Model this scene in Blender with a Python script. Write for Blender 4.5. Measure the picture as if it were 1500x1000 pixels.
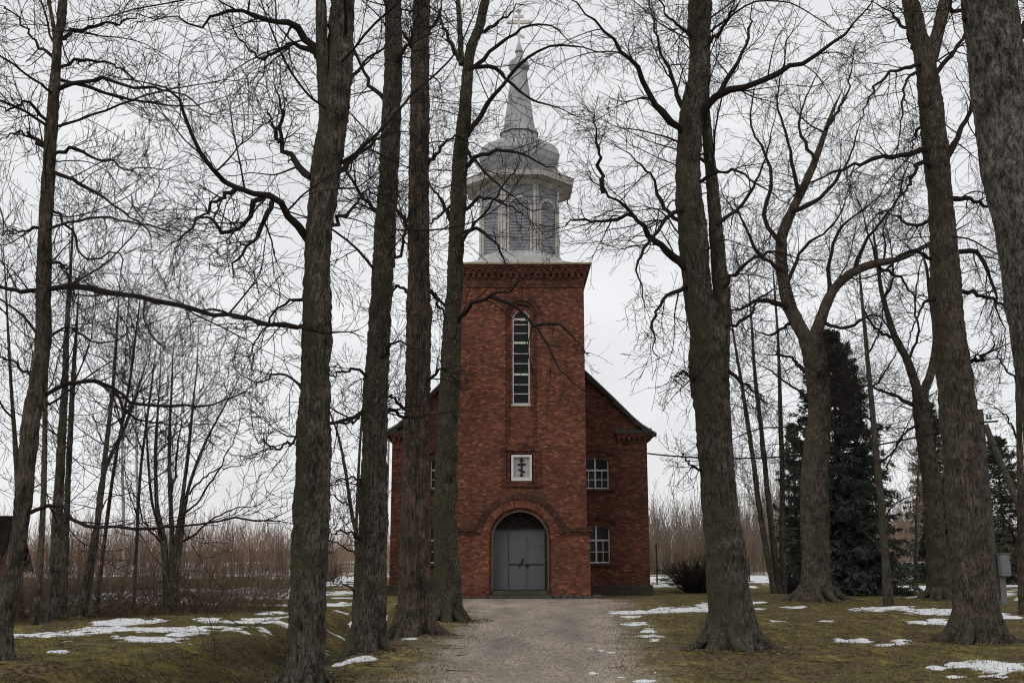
import bpy, math, random
import numpy as np
from mathutils.geometry import tessellate_polygon
from mathutils import Vector

C = bpy.context
for o in list(bpy.data.objects):
    bpy.data.objects.remove(o)
R = math.radians
random.seed(5)

# ------------------------------------------------------------------ camera
F = 1540.0; TILT = R(11.2); EYE = 1.9; SW, SH = 1500.0, 1000.0
cam = bpy.data.cameras.new('camera'); camo = bpy.data.objects.new('camera', cam)
C.collection.objects.link(camo)
cam.sensor_width = 36.0; cam.lens = 36.0 * F / SW
cam.clip_start = 0.1; cam.clip_end = 5000
camo.location = (0, 0, EYE); camo.rotation_euler = (R(90) + TILT, 0, 0)
C.scene.camera = camo

# ------------------------------------------------------------------ sky, sun, exposure
SUN_EL, SUN_AZ = R(38), R(-35)          # azimuth measured from +Y towards +X; the sun is behind the camera's left
w = bpy.data.worlds.new('World'); C.scene.world = w; w.use_nodes = True
nt = w.node_tree; nt.nodes.clear()
def N(nt, t, **kw):
    n = nt.nodes.new(t)
    for k, v in kw.items():
        if k.startswith('i_'):
            n.inputs[k[2:].replace('_', ' ')].default_value = v
        else:
            setattr(n, k, v)
    return n
out = N(nt, 'ShaderNodeOutputWorld'); bg = N(nt, 'ShaderNodeBackground'); bg.inputs['Strength'].default_value = 0.1
sky = N(nt, 'ShaderNodeTexSky'); sky.sky_type = 'NISHITA'; sky.sun_disc = False
sky.sun_elevation = SUN_EL; sky.sun_rotation = R(215)
tc = N(nt, 'ShaderNodeTexCoord'); mp = N(nt, 'ShaderNodeMapping'); mp.inputs['Scale'].default_value = (1.0, 1.0, 3.2)
nz = N(nt, 'ShaderNodeTexNoise'); nz.inputs['Scale'].default_value = 2.3; nz.inputs['Detail'].default_value = 6; nz.inputs['Roughness'].default_value = 0.55
nz.inputs['Distortion'].default_value = 0.4
rp = N(nt, 'ShaderNodeValToRGB')
rp.color_ramp.elements[0].position = 0.30; rp.color_ramp.elements[0].color = (7.5, 7.55, 7.75, 1)
rp.color_ramp.elements[1].position = 0.72; rp.color_ramp.elements[1].color = (9.8, 9.8, 9.85, 1)
mx = N(nt, 'ShaderNodeMix', data_type='RGBA'); mx.inputs[0].default_value = 0.93
L = nt.links.new
L(tc.outputs['Generated'], mp.inputs['Vector']); L(mp.outputs[0], nz.inputs['Vector']); L(nz.outputs[0], rp.inputs[0])
L(sky.outputs[0], mx.inputs[6]); L(rp.outputs[0], mx.inputs[7]); L(mx.outputs[2], bg.inputs[0]); L(bg.outputs[0], out.inputs[0])
sl = bpy.data.lights.new('sun', 'SUN'); sl.energy = 0.5; sl.angle = R(25); sl.color = (1, .97, .93)
so = bpy.data.objects.new('sun', sl); C.collection.objects.link(so)
so.rotation_euler = (R(90) - SUN_EL, 0, R(-35))
C.scene.view_settings.view_transform = 'Standard'; C.scene.view_settings.look = 'None'
C.scene.view_settings.exposure = 0.0; C.scene.view_settings.gamma = 1.0
C.scene.render.engine = 'CYCLES'
C.scene.cycles.max_bounces = 5; C.scene.cycles.diffuse_bounces = 2; C.scene.cycles.glossy_bounces = 3
C.scene.cycles.transmission_bounces = 3; C.scene.cycles.transparent_max_bounces = 6
C.scene.cycles.filter_width = 1.1

# ------------------------------------------------------------------ helpers
ct, st = math.cos(TILT), math.sin(TILT)
def at(u, v, Y):
    """photo pixel on the vertical plane at distance Y -> (x, z)"""
    u = np.asarray(u, float); v = np.asarray(v, float); Y = np.asarray(Y, float)
    yc = (500 - v) / F; s = Y / (ct - yc * st)
    return s * (u - 750) / F, EYE + s * (st + yc * ct)
def ground_px(u, v):
    yc = (500 - v) / F
    s = -EYE / (st + yc * ct)
    return s * (u - 750) / F, s * (ct - yc * st)
def mpp(v, Y):                      # metres per photo pixel
    yc = (500 - np.asarray(v, float)) / F
    return Y / (ct - yc * st) / F

def hash3(ix, iy, iz):
    h = (ix.astype(np.int64) * 374761393 + iy.astype(np.int64) * 668265263 + iz.astype(np.int64) * 2147483647) & 0xffffffff
    h = ((h ^ (h >> 13)) * 1274126177) & 0xffffffff
    h = h ^ (h >> 16)
    return (h & 0xffff) / 65535.0
def vnoise(p):
    p = np.asarray(p, float); i = np.floor(p); f = p - i; f = f * f * (3 - 2 * f); i = i.astype(np.int64)
    r = 0
    for dx in (0, 1):
        for dy in (0, 1):
            for dz in (0, 1):
                wgt = (f[..., 0] if dx else 1 - f[..., 0]) * (f[..., 1] if dy else 1 - f[..., 1]) * (f[..., 2] if dz else 1 - f[..., 2])
                r = r + wgt * hash3(i[..., 0] + dx, i[..., 1] + dy, i[..., 2] + dz)
    return r * 2 - 1
def fbm(x, y, sc, oct=4, seed=0.0):
    a, r, k = 1.0, 0, sc
    for o in range(oct):
        r = r + a * vnoise(np.stack([x * k + seed, y * k + seed * 1.7, np.full_like(x, seed * 3.1 + o * 7.3)], -1)); a *= .5; k *= 2.03
    return r

def mesh_np(name, V, Fq, mat=None, parent=None, smooth=False, uv=None, attr=None):
    V = np.asarray(V, np.float32).reshape(-1, 3); Fq = np.asarray(Fq, np.int32); n = Fq.shape[1]
    me = bpy.data.meshes.new(name)
    me.vertices.add(len(V)); me.vertices.foreach_set('co', V.ravel())
    me.loops.add(Fq.size); me.loops.foreach_set('vertex_index', Fq.ravel())
    me.polygons.add(len(Fq)); me.polygons.foreach_set('loop_start', np.arange(0, Fq.size, n, dtype=np.int32))
    me.polygons.foreach_set('loop_total', np.full(len(Fq), n, np.int32))
    if smooth: me.polygons.foreach_set('use_smooth', np.ones(len(Fq), bool))
    if uv is not None:
        l = me.uv_layers.new(name='UVMap'); l.data.foreach_set('uv', np.asarray(uv, np.float32)[Fq.ravel()].ravel())
    for k, a in (attr or {}).items():
        at_ = me.attributes.new(k, 'FLOAT', 'POINT'); at_.data.foreach_set('value', np.asarray(a, np.float32))
    me.update(calc_edges=True); me.validate()
    return link(name, me, mat, parent)
def link(name, me, mat, parent):
    o = bpy.data.objects.new(name, me); C.collection.objects.link(o)
    if mat: me.materials.append(mat)
    if parent:
        o.parent = parent; pl = parent.matrix_basis.translation
        pp = parent
        off = Vector((0, 0, 0))
        while pp: off += pp.location; pp = pp.parent
        # geometry is given in world coordinates: shift into the parent's space
        me.transform(__import__('mathutils').Matrix.Translation(-off))
    return o
def tag(o, label=None, cat=None, group=None, kind=None):
    if label: o['label'] = label
    if cat: o['category'] = cat
    if group: o['group'] = group
    if kind: o['kind'] = kind
    return o
def thing(name, loc, label, cat, group=None):
    o = bpy.data.objects.new(name, None); o.empty_display_size = .3
    C.collection.objects.link(o); o.location = loc
    return tag(o, label, cat, group)

class MB:
    """collects polygons with metre UVs; build() links them as one mesh object"""
    def __init__(s): s.v = []; s.f = []; s.uv = []
    def poly(s, pts, uvs=None):
        if uvs is None:
            a = Vector(pts[1]) - Vector(pts[0]); n = Vector((0, 0, 0))
            for i in range(1, len(pts) - 1): n += (Vector(pts[i]) - Vector(pts[0])).cross(Vector(pts[i + 1]) - Vector(pts[0]))
            ax = max(range(3), key=lambda i: abs(n[i]))
            uvs = [((p[1], p[2]), (p[0], p[2]), (p[0], p[1]))[ax] for p in pts]
        b = len(s.v); s.v += [tuple(p) for p in pts]; s.f.append(list(range(b, b + len(pts)))); s.uv += [tuple(q) for q in uvs]
    def box(s, x0, x1, y0, y1, z0, z1):
        a = [(x0, y0, z0), (x1, y0, z0), (x1, y1, z0), (x0, y1, z0), (x0, y0, z1), (x1, y0, z1), (x1, y1, z1), (x0, y1, z1)]
        for q in ((0, 3, 2, 1), (4, 5, 6, 7), (0, 1, 5, 4), (1, 2, 6, 5), (2, 3, 7, 6), (3, 0, 4, 7)): s.poly([a[i] for i in q])
    def extrude(s, outer, holes, y0, y1, xf=None):
        """polygon in the x-z plane with holes, from y0 (front) to y1 (back)"""
        T = xf or (lambda x, y, z: (x, y, z))
        loops = [outer] + list(holes)
        tris = tessellate_polygon([[Vector((p[0], p[1], 0)) for p in l] for l in loops])
        flat = [p for l in loops for p in l]
        for t in tris:
            a, b, c = [flat[i] for i in t]
            if (b[0] - a[0]) * (c[1] - a[1]) - (b[1] - a[1]) * (c[0] - a[0]) < 0: b, c = c, b
            s.poly([T(p[0], y0, p[1]) for p in (a, b, c)], [a, b, c]); s.poly([T(p[0], y1, p[1]) for p in (a, c, b)], [a, c, b])
        for l in loops:
            d = 0
            for i in range(len(l)):
                p, q = l[i], l[(i + 1) % len(l)]; e = math.hypot(q[0] - p[0], q[1] - p[1])
                s.poly([T(p[0], y0, p[1]), T(q[0], y0, q[1]), T(q[0], y1, q[1]), T(p[0], y1, p[1])], [(y0, d), (y0, d + e), (y1, d + e), (y1, d)]); d += e
    def ring(s, cx, cz, r0, r1, a0, a1, y0, y1, n=28):
        """an arch ring; bricks stand radially"""
        rm = (r0 + r1) / 2
        for i in range(n):
            t0 = a0 + (a1 - a0) * i / n; t1 = a0 + (a1 - a0) * (i + 1) / n
            P = lambda r, t, y: (cx + r * math.cos(t), y, cz + r * math.sin(t))
            u0, u1 = t0 * rm, t1 * rm
            s.poly([P(r0, t0, y0), P(r1, t0, y0), P(r1, t1, y0), P(r0, t1, y0)], [(0, u0), (r1 - r0, u0), (r1 - r0, u1), (0, u1)])
            s.poly([P(r1, t0, y0), P(r1, t0, y1), P(r1, t1, y1), P(r1, t1, y0)], [(0, u0), (y1 - y0, u0), (y1 - y0, u1), (0, u1)])
            s.poly([P(r0, t1, y0), P(r0, t1, y1), P(r0, t0, y1), P(r0, t0, y0)], [(0, u1), (y1 - y0, u1), (y1 - y0, u0), (0, u0)])
        for t in (a0, a1):
            P = lambda r, y: (cx + r * math.cos(t), y, cz + r * math.sin(t))
            s.poly([P(r0, y0), P(r1, y0), P(r1, y1), P(r0, y1)])
    def lathe(s, cx, cy, prof, n=8, rot=None, caps=True):
        """profile [(r, z)] round a vertical axis; n = 8 with rot pi/8 has a flat face to the front"""
        rot = math.pi / n if rot is None else rot
        P = lambda r, z, i: (cx + r * math.cos(rot + 2 * math.pi * i / n), cy + r * math.sin(rot + 2 * math.pi * i / n), z)
        d = 0
        for k in range(len(prof) - 1):
            (ra, za), (rb, zb) = prof[k], prof[k + 1]; e = math.hypot(rb - ra, zb - za)
            for i in range(n):
                c = 2 * math.pi * max(ra, rb, .05) / n
                s.poly([P(ra, za, i), P(ra, za, i + 1), P(rb, zb, i + 1), P(rb, zb, i)], [(i * c, d), (i * c + c, d), (i * c + c, d + e), (i * c, d + e)])
            d += e
        if caps:
            s.poly([P(*prof[0], i) for i in reversed(range(n))]); s.poly([P(*prof[-1], i) for i in range(n)])
    def bar(s, a, b, wdt, dep=None, n=4):
        a, b = Vector(a), Vector(b); d = (b - a).normalized(); dep = dep or wdt
        ref = Vector((0, 1, 0)) if abs(d.y) < .9 else Vector((1, 0, 0))
        p = d.cross(ref).normalized(); q = d.cross(p)
        if n == 4: off = [p * wdt / 2 + q * dep / 2, p * wdt / 2 - q * dep / 2, -p * wdt / 2 - q * dep / 2, -p * wdt / 2 + q * dep / 2]
        else: off = [p * math.cos(2 * math.pi * i / n) * wdt / 2 + q * math.sin(2 * math.pi * i / n) * dep / 2 for i in range(n)]
        n = len(off)
        for i in range(n): s.poly([a + off[i], a + off[(i + 1) % n], b + off[(i + 1) % n], b + off[i]])
        s.poly([a + o for o in off]); s.poly([b + o for o in reversed(off)])
    def build(s, name, mat, parent=None, bevel=0, smooth=0, merge=True):
        import bmesh
        me = bpy.data.meshes.new(name); me.from_pydata(s.v, [], s.f)
        l = me.uv_layers.new(name='UVMap')
        l.data.foreach_set('uv', np.array([s.uv[i] for f in s.f for i in f], np.float32).ravel())
        bm = bmesh.new(); bm.from_mesh(me); bmesh.ops.remove_doubles(bm, verts=bm.verts, dist=1e-4)
        bmesh.ops.recalc_face_normals(bm, faces=bm.faces); bm.to_mesh(me); bm.free()
        o = link(name, me, mat, parent)
        if bevel:
            m = o.modifiers.new('bevel', 'BEVEL'); m.width = bevel; m.segments = 1; m.limit_method = 'ANGLE'
        if smooth:
            for p in me.polygons: p.use_smooth = True
        return o

# ------------------------------------------------------------------ materials
def new_mat(name):
    m = bpy.data.materials.new(name); m.use_nodes = True; t = m.node_tree
    return m, t, t.nodes['Principled BSDF']
def noise(t, vec, scale, detail=4, rough=.55, dist=0):
    n = N(t, 'ShaderNodeTexNoise'); n.inputs['Scale'].default_value = scale; n.inputs['Detail'].default_value = detail
    n.inputs['Roughness'].default_value = rough; n.inputs['Distortion'].default_value = dist
    if vec: t.links.new(vec, n.inputs['Vector'])
    return n.outputs[0]
def ramp(t, val, stops):
    r = N(t, 'ShaderNodeValToRGB'); e = r.color_ramp.elements
    while len(e) < len(stops): e.new(0.5)
    for k, (p, c) in enumerate(stops):
        e[k].position = p; e[k].color = (c, c, c, 1) if isinstance(c, (int, float)) else (*c, 1)
    t.links.new(val, r.inputs[0]); return r.outputs[0]
def mix(t, f, a, b, mode='MIX'):
    m = N(t, 'ShaderNodeMix', data_type='RGBA', blend_type=mode)
    for k, x in ((0, f), (6, a), (7, b)):
        if hasattr(x, 'is_linked'): t.links.new(x, m.inputs[k])
        elif k == 0: m.inputs[0].default_value = x
        else: m.inputs[k].default_value = (*x, 1)
    return m.outputs[2]
def math_(t, op, a, b=None, clamp=False):
    m = N(t, 'ShaderNodeMath', operation=op, use_clamp=clamp)
    for k, x in ((0, a), (1, b)):
        if x is None: continue
        if hasattr(x, 'is_linked'): t.links.new(x, m.inputs[k])
        else: m.inputs[k].default_value = x
    return m.outputs[0]
def mapped(t, src, scale):
    m = N(t, 'ShaderNodeMapping'); m.inputs['Scale'].default_value = scale; t.links.new(src, m.inputs['Vector']); return m.outputs[0]
def bump(t, bsdf, h, strength, dist):
    b = N(t, 'ShaderNodeBump'); b.inputs['Strength'].default_value = strength; b.inputs['Distance'].default_value = dist
    t.links.new(h, b.inputs['Height']); t.links.new(b.outputs[0], bsdf.inputs['Normal'])
def position(t): return N(t, 'ShaderNodeNewGeometry').outputs['Position']

def plain(name, col, rough=.8, var=.25, sc=6, metal=0, spec=.3):
    m, t, b = new_mat(name); p = position(t)
    n = noise(t, p, sc, 5); n2 = noise(t, p, sc * 9, 3)
    k = math_(t, 'ADD', math_(t, 'MULTIPLY', n, .7), math_(t, 'MULTIPLY', n2, .3))
    lo = tuple(c * (1 - var) for c in col); hi = tuple(min(1, c * (1 + var)) for c in col)
    t.links.new(ramp(t, k, [(.3, lo), (.7, hi)]), b.inputs['Base Color'])
    b.inputs['Roughness'].default_value = rough; b.inputs['Metallic'].default_value = metal
    b.inputs['Specular IOR Level'].default_value = spec
    return m

def brick_mat(name, c1, c2, mortar, dirt=.5):
    m, t, b = new_mat(name); uv = N(t, 'ShaderNodeTexCoord').outputs['UV']; p = position(t)
    br = N(t, 'ShaderNodeTexBrick'); br.offset = .5
    for k, v in (('Scale', 1.0), ('Mortar Size', .008), ('Mortar Smooth', .3), ('Bias', 0.0), ('Brick Width', .17), ('Row Height', .077)): br.inputs[k].default_value = v
    br.inputs['Color1'].default_value = (0, 0, 0, 1); br.inputs['Color2'].default_value = (1, 1, 1, 1); br.inputs['Mortar'].default_value = (.5, .5, .5, 1)
    wob = N(t, 'ShaderNodeVectorMath', operation='ADD')
    nv = N(t, 'ShaderNodeTexNoise'); nv.inputs['Scale'].default_value = 5; t.links.new(uv, nv.inputs['Vector'])
    sc = N(t, 'ShaderNodeVectorMath', operation='SCALE'); sc.inputs['Scale'].default_value = .012
    t.links.new(nv.outputs['Color'], sc.inputs[0]); t.links.new(uv, wob.inputs[0]); t.links.new(sc.outputs[0], wob.inputs[1])
    t.links.new(wob.outputs[0], br.inputs['Vector'])
    bw = N(t, 'ShaderNodeSeparateColor'); t.links.new(br.outputs['Color'], bw.inputs[0])
    tone = ramp(t, bw.outputs[0], [(0, tuple(c * .55 for c in c1)), (.18, tuple(c * .82 for c in c1)), (.5, c1), (.8, c2), (.93, tuple(min(1, c * 1.2) for c in c2)), (1, (c2[0] * 1.65, c2[1] * 1.65, c2[2] * 1.45))])
    fine = noise(t, p, 45, 4)
    tone = mix(t, 1.0, tone, ramp(t, fine, [(.3, .72), (.7, 1.15)]), 'MULTIPLY')
    patch = noise(t, mapped(t, p, (.45, .45, .8)), 1.0, 5, .6)
    tone = mix(t, 1.0, tone, ramp(t, patch, [(.30, (.70, .69, .68)), (.64, (1.10, 1.07, 1.03))]), 'MULTIPLY')
    stain = noise(t, mapped(t, p, (1.6, 1.6, .35)), 1.6, 6, .65)
    tone = mix(t, math_(t, 'MULTIPLY', ramp(t, stain, [(.5, 0.0), (.72, 1.0)]), dirt), tone, (.035, .026, .020))
    pale = noise(t, mapped(t, p, (1.1, 1.1, 1.6)), 2.3, 4)
    tone = mix(t, ramp(t, pale, [(.6, 0.0), (.8, .22)]), tone, (.34, .24, .20))
    col = mix(t, br.outputs['Fac'], tone, mortar)
    t.links.new(col, b.inputs['Base Color']); b.inputs['Roughness'].default_value = .9; b.inputs['Specular IOR Level'].default_value = .2
    h = math_(t, 'SUBTRACT', math_(t, 'MULTIPLY', fine, .35), br.outputs['Fac'])
    bump(t, b, h, .6, .012)
    return m

def metal_sheet(name, col, rust=.3):
    m, t, b = new_mat(name); p = position(t)
    n = noise(t, p, 1.4, 6, .6); s = noise(t, mapped(t, p, (3.5, 3.5, .5)), 2.2, 6, .65); f = noise(t, p, 30, 3)
    base = ramp(t, n, [(.3, tuple(c * .72 for c in col)), (.7, tuple(c * 1.12 for c in col))])
    base = mix(t, math_(t, 'MULTIPLY', ramp(t, s, [(.52, 0.0), (.72, 1.0)]), rust), base, (.13, .105, .075))
    base = mix(t, 1.0, base, ramp(t, f, [(.3, .85), (.7, 1.08)]), 'MULTIPLY')
    t.links.new(base, b.inputs['Base Color']); b.inputs['Roughness'].default_value = .55; b.inputs['Metallic'].default_value = .15
    bump(t, b, n, .25, .03)
    return m

def bark_mat(name, dark, light, moss=.5, sc=1.0, lich=.3, zs=.24, lsc=17, mt=.49):
    m, t, b = new_mat(name); p = position(t)
    stretch = mapped(t, p, (1, 1, zs))
    n1 = noise(t, stretch, 26 * sc, 7, .68, .6); n2 = noise(t, p, 3.2, 5, .65); n3 = noise(t, mapped(t, p, (1, 1, .45)), 70 * sc, 3, .6)
    k = math_(t, 'ADD', math_(t, 'MULTIPLY', n1, .68), math_(t, 'MULTIPLY', n3, .32))
    col = ramp(t, k, [(.36, tuple(c * .22 for c in dark)), (.45, dark), (.54, light), (.66, tuple(c * 1.8 for c in light))])
    col = mix(t, 1.0, col, ramp(t, n2, [(.34, (.46, .45, .43)), (.64, (1.35, 1.32, 1.28))]), 'MULTIPLY')
    # moss grows on one side and in clumps
    g = N(t, 'ShaderNodeSeparateXYZ'); t.links.new(N(t, 'ShaderNodeNewGeometry').outputs['Normal'], g.inputs[0])
    side = math_(t, 'MULTIPLY', g.outputs[0], -.085)
    mm = math_(t, 'ADD', math_(t, 'ADD', math_(t, 'MULTIPLY', noise(t, mapped(t, p, (1, 1, .85)), 13, 6, .75), .55), math_(t, 'MULTIPLY', noise(t, mapped(t, p, (1, 1, .6)), 1.8, 3), .45)), side)
    msk = math_(t, 'MULTIPLY', ramp(t, mm, [(mt, 0.0), (mt + .08, 1.0)]), moss)
    col = mix(t, msk, col, ramp(t, n3, [(.3, (.022, .022, .013)), (.7, (.100, .092, .054))]))
    lc = noise(t, mapped(t, p, (1, 1, .7)), lsc, 6, .75)
    col = mix(t, math_(t, 'MULTIPLY', ramp(t, lc, [(.64, 0.0), (.69, 1.0)]), lich), col, (.20, .20, .175))
    t.links.new(col, b.inputs['Base Color']); b.inputs['Roughness'].default_value = .95; b.inputs['Specular IOR Level'].default_value = .12
    bump(t, b, math_(t, 'ADD', k, math_(t, 'MULTIPLY', msk, .15)), 1.0, .035)
    return m

M = {}
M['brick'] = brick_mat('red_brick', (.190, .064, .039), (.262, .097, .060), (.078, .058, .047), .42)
M['brick_dark'] = brick_mat('dark_red_brick', (.120, .040, .026), (.175, .062, .040), (.056, .042, .034), .45)  # same brick in a darker tone
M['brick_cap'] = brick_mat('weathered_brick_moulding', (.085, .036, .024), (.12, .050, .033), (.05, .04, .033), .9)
M['stone'] = plain('foundation_stone', (.075, .066, .055), .95, .5, 3)
M['white'] = metal_sheet('flaking_white_paint', (.56, .52, .49), .85)
M['frame'] = plain('aged_white_window_paint', (.58, .56, .53), .6, .2, 9)
M['iconback'] = plain('grey_panel_paint', (.40, .40, .385), .6, .2, 7)
M['black'] = plain('black_iron', (.012, .011, .012), .5, .3, 8)
M['door'] = plain('grey_door_paint', (.118, .120, .128), .55, .10, 2.0)
M['dark_wood'] = plain('dark_fanlight_wood', (.028, .022, .018), .7, .4, 10)
M['tin'] = metal_sheet('grey_tin', (.40, .405, .42), .8)
M['tin_light'] = metal_sheet('pale_zinc_roof', (.52, .52, .51), .6)
M['tin_edge'] = plain('lichen_yellow_roof_edge', (.30, .26, .16), .8, .4, 8)
M['lantern_wall'] = metal_sheet('grey_lantern_boards', (.26, .27, .295), .6)
M['cross'] = plain('weathered_pale_metal', (.68, .63, .60), .6, .2, 8)
M['roof'] = plain('dark_slate_roof', (.10, .10, .105), .6, .35, 3)
M['soffit'] = plain('dark_soffit_boards', (.05, .043, .038), .85, .4, 6)
M['glass'], t_, b_ = new_mat('dark_window_glass')
b_.inputs['Base Color'].default_value = (.008, .009, .010, 1); b_.inputs['Roughness'].default_value = .08
b_.inputs['Specular IOR Level'].default_value = .16
bump(t_, b_, noise(t_, position(t_), 2.5, 3), .25, .02)
M['bark'] = bark_mat('lime_bark', (.041, .035, .030), (.116, .100, .087), .8)
M['bark_mossy'] = bark_mat('mossy_lime_bark', (.036, .032, .027), (.110, .097, .083), .9)
M['bark_red'] = bark_mat('brown_lime_bark', (.042, .034, .029), (.116, .095, .080), .5)
M['bark_green'] = bark_mat('green_mossy_bark', (.036, .032, .025), (.105, .092, .072), .9, 1, .4, .4, 17, .475)
M['bark_stripe'] = bark_mat('finely_striped_bark', (.043, .033, .027), (.118, .092, .075), .3, 1.0, .25, .07)
M['bark_grey'] = bark_mat('grey_maple_bark', (.040, .036, .033), (.115, .106, .098), .12, .6, .8, .42, 5)
M['bark_lichen'] = bark_mat('lichened_bark', (.050, .042, .033), (.105, .09, .072), .35, 1, .5)
M['twig'] = plain('dark_twig_bark', (.030, .024, .021), .95, .35, 3, 0, .1)
M['twig_brown'] = plain('brown_twig_bark', (.165, .120, .090), .95, .35, .6, 0, .1)
M['twig_pale'] = plain('pale_twig_bark', (.30, .22, .15), .95, .3, .6, 0, .1)
M['twig_grey'] = plain('grey_sapling_bark', (.22, .175, .14), .95, .3, .6, 0, .1)
M['far_brown'] = plain('far_brown_twigs', (.36, .25, .19), .95, .3, .3, 0, .1)
M['birch'] = plain('white_birch_bark', (.38, .36, .34), .8, .35, 5)
M['needle'] = plain('dark_spruce_needles', (.078, .094, .074), .9, .6, 2.2, 0, .15)
M['needle2'] = plain('green_spruce_needles', (.090, .104, .068), .9, .6, 2.2, 0, .15)
M['pole'] = plain('weathered_pole_wood', (.085, .075, .066), .9, .35, 5)
M['concrete'] = plain('grey_concrete', (.18, .185, .185), .9, .15, 6)
M['boxgrey'] = plain('pale_grey_box_paint', (.19, .20, .205), .5, .12, 6)
M['redwood'] = plain('faded_red_boards', (.085, .030, .025), .9, .35, 4)
M['shedroof'] = plain('dark_shed_roof', (.014, .011, .010), 1, .4, 3, 0, .03)
M['shelterroof'] = plain('pale_shelter_roof', (.5, .5, .48), .7, .2, 3)
M['postwood'] = plain('dark_post_wood', (.05, .04, .034), .9, .3, 8)
M['wire'] = plain('black_wire', (.012, .012, .012), .6, .1, 3)

def moss_colour(t, p):
    big = noise(t, p, .35, 4, .6); mid = noise(t, mapped(t, p, (1.6, .9, 1)), 1.1, 6, .65); fine = noise(t, p, 11, 6, .72); vf = noise(t, p, 60, 3, .7)
    k = math_(t, 'ADD', math_(t, 'MULTIPLY', mid, .5), math_(t, 'MULTIPLY', fine, .5))
    green = ramp(t, k, [(.36, (.032, .027, .010)), (.5, (.165, .138, .043)), (.62, (.34, .285, .095))])
    brown = ramp(t, fine, [(.34, (.030, .021, .012)), (.5, (.125, .090, .054)), (.66, (.28, .21, .135))])
    m = ramp(t, math_(t, 'ADD', math_(t, 'MULTIPLY', big, .45), math_(t, 'MULTIPLY', mid, .55)), [(.43, 1.0), (.57, 0.0)])
    c = mix(t, m, green, brown)
    return mix(t, 1.0, c, ramp(t, vf, [(.32, .42), (.68, 1.5)]), 'MULTIPLY'), fine, vf
m, t, b = new_mat('mossy_ground'); p = position(t)
c, fi, vf = moss_colour(t, p)
at_ = N(t, 'ShaderNodeAttribute', attribute_name='soil_shade'); 
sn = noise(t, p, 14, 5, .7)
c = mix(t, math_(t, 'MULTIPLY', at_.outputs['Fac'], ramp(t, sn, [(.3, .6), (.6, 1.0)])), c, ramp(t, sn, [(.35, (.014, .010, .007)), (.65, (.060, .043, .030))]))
at2 = N(t, 'ShaderNodeAttribute', attribute_name='green')
c = mix(t, math_(t, 'MULTIPLY', at2.outputs['Fac'], .8), c, ramp(t, fi, [(.35, (.055, .056, .020)), (.65, (.165, .152, .050))]))
t.links.new(c, b.inputs['Base Color']); b.inputs['Roughness'].default_value = 1; b.inputs['Specular IOR Level'].default_value = .05
bump(t, b, math_(t, 'ADD', fi, math_(t, 'MULTIPLY', vf, .4)), 1.0, .05)
M['ground'] = m
m, t, b = new_mat('gravel'); p = position(t)
c, fi, vf = moss_colour(t, p)
vo = N(t, 'ShaderNodeTexVoronoi'); vo.inputs['Scale'].default_value = 52; t.links.new(p, vo.inputs['Vector'])
sep = N(t, 'ShaderNodeSeparateColor'); t.links.new(vo.outputs['Color'], sep.inputs[0])
gr = ramp(t, sep.outputs[0], [(0, (.165, .133, .106)), (.4, (.345, .282, .228)), (.8, (.50, .418, .346)), (1, (.66, .58, .50))])
gr = mix(t, 1.0, gr, ramp(t, noise(t, mapped(t, p, (1.1, .25, 1)), 1.0, 5), [(.32, .62), (.66, 1.12)]), 'MULTIPLY')
tk_ = N(t, 'ShaderNodeAttribute', attribute_name='track')
gr = mix(t, math_(t, 'MULTIPLY', tk_.outputs['Fac'], .32), gr, (.12, .10, .088))
ed = N(t, 'ShaderNodeAttribute', attribute_name='edge')
e = math_(t, 'ADD', ed.outputs['Fac'], math_(t, 'MULTIPLY', math_(t, 'SUBTRACT', noise(t, mapped(t, p, (1, .6, 1)), 1.5, 7, .75), .5), 1.7))
c = mix(t, ramp(t, e, [(.36, 0.0), (.72, 1.0)]), gr, c)
t.links.new(c, b.inputs['Base Color']); b.inputs['Roughness'].default_value = .95; b.inputs['Specular IOR Level'].default_value = .15
bump(t, b, math_(t, 'SUBTRACT', 1.0, vo.outputs['Distance']), .5, .012)
M['gravel'] = m
M['pebble'] = plain('pebble_grey', (.33, .285, .245), .9, .5, 25)
m, t, b = new_mat('old_snow'); p = position(t)
n = noise(t, p, 5, 5); n2 = noise(t, p, 30, 4, .7)
c = ramp(t, math_(t, 'ADD', math_(t, 'MULTIPLY', n, .5), math_(t, 'MULTIPLY', n2, .5)), [(.3, (.62, .62, .63)), (.55, (.84, .84, .86))])
c = mix(t, ramp(t, noise(t, p, 22, 4, .7), [(.63, 0.0), (.72, .8)]), c, (.10, .08, .05))
t.links.new(c, b.inputs['Base Color']); b.inputs['Roughness'].default_value = .8; bump(t, b, n2, .5, .03)
dp = N(t, 'ShaderNodeAttribute', attribute_name='depth')
q_ = math_(t, 'ADD', dp.outputs['Fac'], math_(t, 'MULTIPLY', math_(t, 'SUBTRACT', noise(t, p, 16, 5, .75), .5), .55))
c = mix(t, ramp(t, q_, [(.02, 1.0), (.26, 0.0)]), c, (.24, .215, .165))
t.links.new(c, b.inputs['Base Color'])
M['snow'] = m
M['grass'] = plain('winter_grass_blades', (.17, .148, .072), 1, .5, 1.3, 0, .1)
M['leaf'] = plain('fallen_leaves', (.17, .12, .08), 1, .6, 3, 0, .1)

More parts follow.
